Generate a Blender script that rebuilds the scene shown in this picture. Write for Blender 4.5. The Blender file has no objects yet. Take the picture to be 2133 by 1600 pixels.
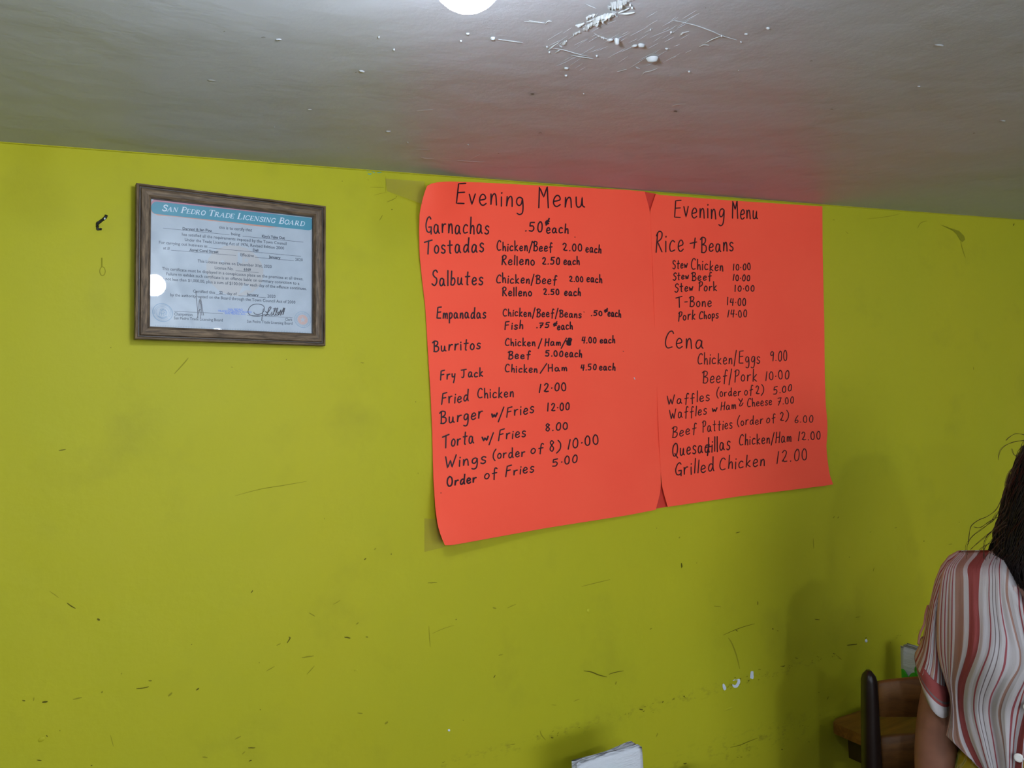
import bpy, bmesh, math, random
from mathutils import Vector, Matrix
random.seed(7)
S = bpy.context.scene
COL = S.collection
rad = math.radians

# ---------------------------------------------------------------- camera
FPX, CX, CY = 1725.0, 1066.5, 800.0
YAW, ROLL, DIST, EYE = rad(27.8), rad(3.05), 1.525, 1.63
CAM = Vector((0, -DIST, EYE))
FW = Vector((math.sin(YAW), math.cos(YAW), 0))
R0 = Vector((math.cos(YAW), -math.sin(YAW), 0))
U0 = Vector((0, 0, 1))
RT = R0 * math.cos(ROLL) - U0 * math.sin(ROLL)
UP = R0 * math.sin(ROLL) + U0 * math.cos(ROLL)
cd = bpy.data.cameras.new('camera'); cam = bpy.data.objects.new('camera', cd); COL.objects.link(cam)
cam.matrix_world = Matrix(((RT.x, UP.x, -FW.x, CAM.x), (RT.y, UP.y, -FW.y, CAM.y), (RT.z, UP.z, -FW.z, CAM.z), (0, 0, 0, 1)))
cd.sensor_width = 36; cd.lens = 36 * FPX / 2133; cd.clip_start = 0.02
S.camera = cam

# ---------------------------------------------------------------- world, exposure
w = bpy.data.worlds.new('world'); S.world = w; w.use_nodes = True
w.node_tree.nodes['Background'].inputs[0].default_value = (0.05, 0.055, 0.06, 1)
w.node_tree.nodes['Background'].inputs[1].default_value = 0.2
S.view_settings.view_transform = 'Standard'; S.view_settings.look = 'None'
S.view_settings.exposure = 0.0; S.view_settings.gamma = 1.0; S.view_settings.use_curve_mapping = False
CEIL = 2.055
LIGHT = (0.80, 0.895, 1.0)
# x, y, z, bulb radius, strength: the bare bulbs of the room
BULB_A = (0.284, -0.948, 1.950, 0.029, 345)
BULBS = [(-0.20, -2.62, 1.95, 0.036, 480), (0.80, -2.45, 1.925, 0.030, 600), (3.3, -1.6, 1.97, 0.034, 130)]
FILL_POWER = 8.6

def ray(px, py): return FW + RT * ((px - CX) / FPX) - UP * ((py - CY) / FPX)
def on_wall(px, py, off=0.0):
    d = ray(px, py); return CAM + d * ((-off - CAM.y) / d.y)
def on_level(px, py, z):
    d = ray(px, py); return CAM + d * ((z - CAM.z) / d.z)
def on_plane(px, py, c, n):
    d = ray(px, py); return CAM + d * ((c - CAM).dot(n) / d.dot(n))

# ---------------------------------------------------------------- helpers
def link(o, parent=None):
    COL.objects.link(o)
    if parent: o.parent = parent
    return o
def obj(name, bm, m, parent=None, smooth=False):
    bmesh.ops.recalc_face_normals(bm, faces=bm.faces)
    me = bpy.data.meshes.new(name); bm.to_mesh(me); bm.free()
    for x in (m if isinstance(m, (list, tuple)) else [m]): me.materials.append(x)
    if smooth:
        for p in me.polygons: p.use_smooth = True
    return link(bpy.data.objects.new(name, me), parent)
def tag(o, label=None, cat=None, group=None, kind=None):
    if label: o['label'] = label
    if cat: o['category'] = cat
    if group: o['group'] = group
    if kind: o['kind'] = kind
    return o
def thing(name, label, cat, loc=(0, 0, 0), rz=0, group=None):
    o = bpy.data.objects.new(name, None); link(o); o.location = loc; o.rotation_euler = (0, 0, rz)
    o.empty_display_size = .05
    return tag(o, label, cat, group)
def BM(): return bmesh.new()
def box(bm, x0, y0, z0, x1, y1, z1, mat=0, bev=0):
    c = Vector(((x0 + x1) / 2, (y0 + y1) / 2, (z0 + z1) / 2))
    r = bmesh.ops.create_cube(bm, size=1, matrix=Matrix.Translation(c) @ Matrix.Diagonal((x1 - x0, y1 - y0, z1 - z0, 1)))
    if bev: bmesh.ops.bevel(bm, geom=list({e for v in r['verts'] for e in v.link_edges}), offset=bev, segments=3, profile=.5, affect='EDGES')
def tube(bm, pts, radii, n=8, flat=1.0, cap=True):
    """swept round tube through points"""
    pts = [Vector(p) for p in pts]
    if not isinstance(radii, (list, tuple)): radii = [radii] * len(pts)
    rings = []; ref = None
    for i, p in enumerate(pts):
        t = (pts[min(i + 1, len(pts) - 1)] - pts[max(i - 1, 0)]).normalized()
        if ref is None: ref = Vector((0, 0, 1)) if abs(t.z) < .9 else Vector((1, 0, 0))
        a = (ref - t * ref.dot(t)).normalized(); ref = a; b = t.cross(a)
        rings.append([bm.verts.new(p + (a * math.cos(2 * math.pi * k / n) + b * flat * math.sin(2 * math.pi * k / n)) * radii[i]) for k in range(n)])
    for r1, r2 in zip(rings, rings[1:]):
        for k in range(n): bm.faces.new((r1[k], r1[(k + 1) % n], r2[(k + 1) % n], r2[k]))
    if cap:
        bm.faces.new(rings[0][::-1]); bm.faces.new(rings[-1])
def lathe(bm, prof, n=24, c=(0, 0, 0)):
    c = Vector(c); rings = []
    for r, z in prof: rings.append([bm.verts.new(c + Vector((r * math.cos(2 * math.pi * k / n), r * math.sin(2 * math.pi * k / n), z))) for k in range(n)])
    for r1, r2 in zip(rings, rings[1:]):
        for k in range(n): bm.faces.new((r1[k], r1[(k + 1) % n], r2[(k + 1) % n], r2[k]))
    bm.faces.new(rings[0][::-1]); bm.faces.new(rings[-1])
def crom(pts, n=5):
    """Catmull-Rom through 2D/3D points; a doubled point makes a corner"""
    pts = [Vector(p) for p in pts]
    if len(pts) < 3: return pts
    out = []
    for i in range(len(pts) - 1):
        p1, p2 = pts[i], pts[i + 1]
        if (p2 - p1).length < 1e-6: continue
        p0 = pts[i - 1] if i > 0 else p1; p3 = pts[i + 2] if i + 2 < len(pts) else p2
        for k in range(n):
            t = k / n
            out.append(.5 * ((2 * p1) + (p2 - p0) * t + (2 * p0 - 5 * p1 + 4 * p2 - p3) * t * t + (3 * p1 - p0 - 3 * p2 + p3) * t ** 3))
    out.append(pts[-1]); return out
def ribbon(bm, pts, width, mapf, caps=True, taper=False):
    """flat stroke drawn in a 2D frame; mapf(x, y) gives the 3D point"""
    pts = [Vector(p[:2]) for p in pts]; q = [pts[0]]
    for p in pts[1:]:
        if (p - q[-1]).length > 1e-5: q.append(p)
    pts = q
    if len(pts) == 1: pts.append(pts[0] + Vector((width * .3, 0)))
    L = []; R = []; n = len(pts)
    for i, p in enumerate(pts):
        t = (pts[min(i + 1, n - 1)] - pts[max(i - 1, 0)])
        if t.length < 1e-9: t = Vector((1, 0))
        t.normalize(); nn = Vector((-t.y, t.x)) * width / 2
        if taper: nn *= .35 + .65 * math.sin(math.pi * (i + .4) / (n - .2))
        L.append(bm.verts.new(mapf(*(p + nn)))); R.append(bm.verts.new(mapf(*(p - nn))))
    for i in range(n - 1): bm.faces.new((L[i], L[i + 1], R[i + 1], R[i]))
    if caps:
        for p in (pts[0], pts[-1]):
            bm.faces.new([bm.verts.new(mapf(p.x + width / 2 * math.cos(a * math.pi / 4), p.y + width / 2 * math.sin(a * math.pi / 4))) for a in range(8)])
def poly(bm, pts, mapf):
    bm.faces.new([bm.verts.new(mapf(*p)) for p in pts])
def lin(r, g, b):
    f = lambda c: (c / 255 / 12.92) if c / 255 < .04045 else ((c / 255 + .055) / 1.055) ** 2.4
    return (f(r), f(g), f(b))

# ---------------------------------------------------------------- materials
def mat(name, col, rough=.5, spec=.5, metal=0, emit=0, sss=0):
    m = bpy.data.materials.new(name); m.use_nodes = True; b = m.node_tree.nodes['Principled BSDF']
    b.inputs['Base Color'].default_value = (*col[:3], 1); b.inputs['Roughness'].default_value = rough
    b.inputs['Specular IOR Level'].default_value = spec; b.inputs['Metallic'].default_value = metal
    if emit:
        b.inputs['Emission Color'].default_value = (*col[:3], 1); b.inputs['Emission Strength'].default_value = emit
    if sss:
        b.inputs['Subsurface Weight'].default_value = sss; b.inputs['Subsurface Radius'].default_value = (.02, .008, .005)
    return m
class NT:
    def __init__(s, m): s.t = m.node_tree; s.b = s.t.nodes['Principled BSDF']
    def n(s, ty, **k):
        x = s.t.nodes.new(ty)
        for a, v in k.items():
            if a.startswith('i_'): x.inputs[a[2:].replace('_', ' ')].default_value = v
            else: setattr(x, a, v)
        return x
    def l(s, a, b): s.t.links.new(a, b)
    def ramp(s, src, stops, interp='LINEAR'):
        r = s.n('ShaderNodeValToRGB'); r.color_ramp.interpolation = interp; e = r.color_ramp.elements
        e[0].position, e[0].color = stops[0][0], (*stops[0][1], 1); e[1].position, e[1].color = stops[-1][0], (*stops[-1][1], 1)
        for p, c in stops[1:-1]:
            x = e.new(p); x.color = (*c, 1)
        s.l(src, r.inputs[0]); return r.outputs[0]
    def noise(s, vec, scale, detail=3, rough=.5, dist=0):
        x = s.n('ShaderNodeTexNoise'); x.inputs['Scale'].default_value = scale; x.inputs['Detail'].default_value = detail
        x.inputs['Roughness'].default_value = rough; x.inputs['Distortion'].default_value = dist
        if vec is not None: s.l(vec, x.inputs['Vector'])
        return x.outputs['Fac']
    def mapping(s, src, scale=(1, 1, 1), loc=(0, 0, 0), rot=(0, 0, 0)):
        x = s.n('ShaderNodeMapping'); x.inputs['Scale'].default_value = scale; x.inputs['Location'].default_value = loc; x.inputs['Rotation'].default_value = rot
        s.l(src, x.inputs['Vector']); return x.outputs[0]
    def coord(s, k='Object'): return s.n('ShaderNodeTexCoord').outputs[k]
    def math(s, op, a, b=None):
        x = s.n('ShaderNodeMath'); x.operation = op
        for i, v in enumerate((a, b)):
            if v is None: continue
            if isinstance(v, (int, float)): x.inputs[i].default_value = v
            else: s.l(v, x.inputs[i])
        return x.outputs[0]
    def mix(s, fac, a, b, mode='MIX'):
        x = s.n('ShaderNodeMix'); x.data_type = 'RGBA'; x.blend_type = mode
        for i, v in ((0, fac), (6, a), (7, b)):
            if isinstance(v, (int, float)): x.inputs[i].default_value = v
            elif isinstance(v, tuple): x.inputs[i].default_value = (*v, 1)
            else: s.l(v, x.inputs[i])
        return x.outputs[2]
    def bump(s, h, strength, dist=.01, prev=None):
        x = s.n('ShaderNodeBump'); x.inputs['Strength'].default_value = strength; x.inputs['Distance'].default_value = dist
        s.l(h, x.inputs['Height'])
        if prev is not None: s.l(prev, x.inputs['Normal'])
        return x.outputs[0]

def wall_paint():
    m = mat('lime_wall_paint', (.42, .44, .03), .48, .12); t = NT(m); co = t.coord()
    big = t.noise(co, 1.6, 4, .55)
    c = t.ramp(big, [(.3, (.400, .396, .017)), (.5, (.425, .404, .017)), (.72, (.450, .410, .017))])
    # hand and chair-back grime in the two rubbed bands, and loose smudges everywhere
    sep = t.n('ShaderNodeSeparateXYZ'); t.l(co, sep.inputs[0]); z = sep.outputs[2]
    fine = t.noise(t.mapping(co, (1, 1, 1.8)), 42, 5, .65)
    mask = t.ramp(fine, [(.52, (0, 0, 0)), (.68, (1, 1, 1))])
    def band(z0, hw, a):
        d = t.math('ABSOLUTE', t.math('SUBTRACT', z, z0))
        k = t.n('ShaderNodeMapRange'); k.inputs['From Min'].default_value = hw; k.inputs['From Max'].default_value = 0
        k.inputs['To Min'].default_value = 0; k.inputs['To Max'].default_value = a; t.l(d, k.inputs['Value']); return k.outputs[0]
    patch = t.ramp(t.noise(co, 3.1, 2), [(.42, (0, 0, 0)), (.6, (1, 1, 1))])
    b = t.math('ADD', band(.885, .022, .55), band(.735, .05, .7))
    g1 = t.math('MULTIPLY', t.math('MULTIPLY', b, mask), patch)
    soft = t.ramp(t.noise(co, 5.5, 4, .6), [(.56, (0, 0, 0)), (.78, (1, 1, 1))])
    g2 = t.math('MULTIPLY', soft, .22)
    g = t.math('MINIMUM', t.math('ADD', g1, g2), .8)
    c = t.mix(g, c, (.17, .155, .02))
    t.l(c, t.b.inputs['Base Color'])
    n = t.bump(t.noise(co, 9, 3), .18, .02); n = t.bump(t.noise(co, 130, 3, .6), .10, .002, n); t.l(n, t.b.inputs['Normal'])
    return m
def ceiling_paint():
    m = mat('white_ceiling_paint', (.46, .48, .53), .5, .35); t = NT(m); co = t.coord()
    c = t.ramp(t.noise(co, 2.3, 4), [(.3, (.425, .445, .50)), (.7, (.48, .50, .56))]); t.l(c, t.b.inputs['Base Color'])
    st = t.noise(t.mapping(co, (30, 160, 1), rot=(0, 0, .5)), 1, 3)
    n = t.bump(t.noise(co, 7, 3), .25, .02); n = t.bump(t.noise(co, 150, 4, .6), .16, .002, n); n = t.bump(st, .10, .0015, n)
    t.l(n, t.b.inputs['Normal']); return m
def wood(name, light, dark, sc=(4, 60, 60), rough=.35, coord='Object', streak=.55):
    m = mat(name, light, rough, .4); t = NT(m); co = t.mapping(t.coord(coord), sc)
    a = t.noise(co, 1, 6, .65, .6)
    c = t.ramp(a, [(streak - .17, dark), (streak, tuple((x + y) / 2 for x, y in zip(light, dark))), (streak + .13, light)])
    t.l(c, t.b.inputs['Base Color']); t.l(t.bump(a, .15, .002), t.b.inputs['Normal']); return m
M = {}
M['wall'] = wall_paint(); M['ceil'] = ceiling_paint()
M['plain_wall'] = mat('pale_room_wall', (.50, .50, .40), .6)
M['floor'] = mat('floor_tile', (.30, .25, .20), .4)
t = NT(M['floor']); br = t.n('ShaderNodeTexBrick'); t.l(t.mapping(t.coord(), (1, 1, 1)), br.inputs['Vector'])
br.offset = 0; br.inputs['Scale'].default_value = 1; br.inputs['Brick Width'].default_value = .4; br.inputs['Row Height'].default_value = .4; br.inputs['Mortar Size'].default_value = .004
br.inputs['Color1'].default_value = (.33, .27, .2, 1); br.inputs['Color2'].default_value = (.29, .24, .18, 1); br.inputs['Mortar'].default_value = (.1, .09, .08, 1)
t.l(br.outputs['Color'], t.b.inputs['Base Color'])
def poster_mat():
    m = mat('fluorescent_orange_red_board', (.97, .10, .048), .6, .2); t = NT(m); co = t.coord()
    c = t.ramp(t.noise(co, 5, 3), [(.3, (.98, .092, .048)), (.7, (1.0, .106, .054))]); t.l(c, t.b.inputs['Base Color'])
    t.l(t.bump(t.noise(co, 6, 2), .12, .02), t.b.inputs['Normal']); return m
M['poster'] = poster_mat()
M['poster_deep'] = mat('deep_red_board', (.62, .045, .03), .35, .4)  # deeper red for the triangles at the seam
M['ink'] = mat('black_marker_ink', (.022, .004, .010), .45, .3)
M['ink_thin'] = mat('worn_marker_ink', (.035, .006, .008), .5, .3)
M['frame'] = wood('oak_look_frame', (.20, .135, .080), (.050, .030, .016), (26, 260, 1), .6, 'UV', .52)
M['frame_dark'] = mat('frame_dark_edge', (.03, .02, .013), .5)
M['paper'] = mat('certificate_paper', (.43, .47, .52), .6, .3)
t = NT(M['paper']); co = t.coord()
t.l(t.ramp(t.noise(co, 30, 3), [(.35, (.415, .455, .505)), (.65, (.46, .50, .55))]), t.b.inputs['Base Color'])
def glass():
    m = bpy.data.materials.new('picture_glass'); m.use_nodes = True; nt = m.node_tree; nt.nodes.clear()
    o = nt.nodes.new('ShaderNodeOutputMaterial'); tr = nt.nodes.new('ShaderNodeBsdfTransparent'); gl = nt.nodes.new('ShaderNodeBsdfGlossy')
    g2 = nt.nodes.new('ShaderNodeBsdfGlossy'); mx = nt.nodes.new('ShaderNodeMixShader'); fr = nt.nodes.new('ShaderNodeFresnel'); mg = nt.nodes.new('ShaderNodeMixShader')
    tr.inputs[0].default_value = (.97, .98, .99, 1); gl.inputs['Roughness'].default_value = .015; g2.inputs['Roughness'].default_value = .28
    # dust smears make the rough share uneven
    tc = nt.nodes.new('ShaderNodeTexCoord'); no = nt.nodes.new('ShaderNodeTexNoise'); no.inputs['Scale'].default_value = 22; no.inputs['Detail'].default_value = 5; no.inputs['Distortion'].default_value = 1
    rp = nt.nodes.new('ShaderNodeValToRGB'); rp.color_ramp.elements[0].position = .38; rp.color_ramp.elements[0].color = (.04, .04, .04, 1); rp.color_ramp.elements[1].position = .68; rp.color_ramp.elements[1].color = (.45, .45, .45, 1)
    nt.links.new(tc.outputs['Object'], no.inputs['Vector']); nt.links.new(no.outputs['Fac'], rp.inputs[0]); nt.links.new(rp.outputs[0], mg.inputs[0])
    fr.inputs[0].default_value = 1.36
    nt.links.new(gl.outputs[0], mg.inputs[1]); nt.links.new(g2.outputs[0], mg.inputs[2])
    nt.links.new(fr.outputs[0], mx.inputs[0]); nt.links.new(tr.outputs[0], mx.inputs[1]); nt.links.new(mg.outputs[0], mx.inputs[2]); nt.links.new(mx.outputs[0], o.inputs[0])
    return m
M['glass'] = glass()
def tinted_film(name, col, k):
    m = bpy.data.materials.new(name); m.use_nodes = True; nt = m.node_tree; nt.nodes.clear()
    o = nt.nodes.new('ShaderNodeOutputMaterial'); tr = nt.nodes.new('ShaderNodeBsdfTransparent'); p = nt.nodes.new('ShaderNodeBsdfPrincipled'); mx = nt.nodes.new('ShaderNodeMixShader')
    tr.inputs[0].default_value = (.93, .90, .84, 1); p.inputs['Base Color'].default_value = (*col, 1); p.inputs['Roughness'].default_value = .3
    mx.inputs[0].default_value = k; nt.links.new(tr.outputs[0], mx.inputs[1]); nt.links.new(p.outputs[0], mx.inputs[2]); nt.links.new(mx.outputs[0], o.inputs[0]); return m
M['tape'] = tinted_film('painted_shadow_film', (.5, .42, .2), .12)
M['teal'] = mat('print_teal', lin(62, 140, 160), .6); M['orange'] = mat('print_orange', lin(205, 140, 118), .6); M['pinkp'] = mat('print_pink', lin(188, 125, 140), .6)
M['print_white'] = mat('print_white', (.66, .74, .80), .6)
M['print_grey'] = mat('print_grey_text', (.04, .052, .075), .6); M['print_dark'] = mat('print_dark_text', (.05, .065, .09), .6)
M['print_blue'] = mat('stamp_blue', (.14, .24, .60), .6); M['water'] = mat('watermark_beige', (.46, .445, .445), .6)
M['pen'] = mat('pen_ink', (.012, .014, .03), .5); M['seal_blue'] = mat('seal_blue_grey', (.20, .31, .44), .6); M['seal_orange'] = mat('seal_orange', (.58, .38, .33), .6)
M['dots'] = mat('border_print', (.28, .34, .42), .6)
M['scuff'] = mat('scuff_grime', (.10, .092, .007), .8, .1); M['scuff_soft'] = mat('scuff_grime_soft', (.25, .24, .014), .8, .1)
M['scuff_bright'] = mat('rubbed_paint', (.42, .47, .05), .5)
M['soot'] = mat('black_residue', (.008, .008, .006), .6)
M['chip'] = mat('bare_plaster', (.62, .68, .78), .7); M['tealfleck'] = mat('old_teal_paint', (.07, .33, .27), .5)
M['plaster'] = mat('white_filler', (.50, .52, .55), .5, .3); M['plaster_dk'] = mat('pit_grey', (.16, .15, .13), .8)
M['bulb'] = mat('lit_bulb', LIGHT, .4); M['housing'] = mat('white_bulb_base', (.75, .75, .75), .4); M['cord'] = mat('grey_cord', (.3, .3, .3), .5)
M['brass'] = mat('bulb_screw_base', (.6, .6, .6), .3, metal=1)
M['chair_dark'] = mat('dark_stained_post', (.012, .006, .005), .35, .3)
M['slat'] = wood('brown_slat_wood', (.20, .082, .018), (.09, .034, .007), (5, 40, 40), .55)
M['table'] = wood('orange_brown_table_wood', (.30, .125, .022), (.15, .055, .010), (5, 38, 38), .35)
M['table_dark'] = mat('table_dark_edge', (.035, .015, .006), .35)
M['napkin'] = mat('white_paper_napkin', (.66, .69, .75), .8, .2)
t = NT(M['napkin']); co = t.coord(); t.l(t.bump(t.noise(t.mapping(co, (40, 40, 160)), 1, 3, .6), .7, .004), t.b.inputs['Normal'])
M['green'] = mat('green_plastic', (.045, .42, .02), .35)
M['skin'] = mat('skin', (.30, .135, .085), .5, .35, sss=.1)
t = NT(M['skin']); t.l(t.ramp(t.noise(t.coord(), 25, 4), [(.3, (.20, .085, .055)), (.7, (.265, .115, .072))]), t.b.inputs['Base Color'])
M['hair'] = mat('dark_brown_hair', (.012, .007, .006), .42, .35)
M['hair_thin'] = mat('fine_brown_hair', (.035, .018, .008), .5, .2)
M['lip'] = mat('lips', (.33, .10, .09), .45); M['eye_white'] = mat('eye_white', (.75, .74, .72), .2); M['iris'] = mat('iris_brown', (.05, .02, .01), .15)
M['skirt'] = mat('yellow_skirt_cloth', (.36, .27, .02), .85, .2)
t = NT(M['skirt']); t.l(t.ramp(t.noise(t.coord(), 28, 2, .4, 1.5), [(.42, (.36, .28, .018)), (.56, (.45, .36, .10)), (.64, (.20, .22, .03))]), t.b.inputs['Base Color'])
M['button'] = mat('white_button', (.78, .76, .74), .25); M['sandal'] = mat('brown_sandal', (.06, .03, .015), .5)
WH, RD, TR_, PB, GY, PE = (.43, .395, .40), (.25, .058, .055), (.26, .065, .075), (.29, .165, .13), (.15, .115, .115), (.42, .275, .21)
def stripes(name, seq, coord_axis=0):
    m = mat(name, WH, .8, .2); t = NT(m); uv = t.coord('UV'); s = t.n('ShaderNodeSeparateXYZ'); t.l(uv, s.inputs[0])
    c = t.ramp(s.outputs[coord_axis], seq, 'CONSTANT'); t.l(c, t.b.inputs['Base Color'])
    t.b.inputs['Specular IOR Level'].default_value = .08
    n = t.bump(t.noise(t.mapping(uv, (40, 3, 1)), 1, 3), .35, .004); t.l(n, t.b.inputs['Normal']); return m

# ================================================================ ROOM
X0, X1, Y0 = -2.4, 4.6, -5.0
def slab(name, x0, y0, z0, x1, y1, z1, m):
    bm = BM(); box(bm, x0, y0, z0, x1, y1, z1); return tag(obj(name, bm, m), kind='structure')
wall = slab('wall_front', X0, 0, 0, X1, .12, CEIL, M['wall'])
wall['label'] = 'lime green painted wall with scuffs and grime'
ceiling = slab('ceiling', X0 - .1, Y0 - .1, CEIL, X1 + .1, .12, CEIL + .1, M['ceil'])
ceiling['label'] = 'low white plaster ceiling with trowel marks and filler lumps'
slab('floor', X0 - .1, Y0 - .1, -.1, X1 + .1, .12, 0, M['floor'])
slab('wall_left', X0 - .1, Y0, 0, X0, .0, CEIL, M['plain_wall'])
slab('wall_right', X1, Y0, 0, X1 + .1, .0, CEIL, M['plain_wall'])
bm = BM()
WX0, WX1, WZ0, WZ1 = -.6, 2.4, .75, 1.85
box(bm, X0 - .1, Y0 - .1, 0, WX0, Y0, CEIL); box(bm, WX1, Y0 - .1, 0, X1 + .1, Y0, CEIL); box(bm, WX0, Y0 - .1, 0, WX1, Y0, WZ0); box(bm, WX0, Y0 - .1, WZ1, WX1, Y0, CEIL)
tag(obj('wall_back', bm, M['plain_wall']), kind='structure')
bm = BM(); box(bm, WX0, Y0 - .1, WZ0, WX1, Y0 - .09, WZ1)  # glowing panel added behind the camera, unseen, for soft frontal fill light
fill_panel = tag(obj('added_fill_panel_1', bm, mat('fill_panel_glow', LIGHT, .5, emit=FILL_POWER)), kind='structure')
bm = BM()
for x in (WX0, (WX0 + WX1) / 2 - .025, WX1 - .05): box(bm, x, Y0 - .085, WZ0, x + .05, Y0 - .03, WZ1)
for z in (WZ0, WZ1 - .05): box(bm, WX0, Y0 - .085, z, WX1, Y0 - .035, z + .05)
obj('fill_panel_frame', bm, mat('white_panel_frame', (.7, .7, .7), .4), fill_panel)

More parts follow.
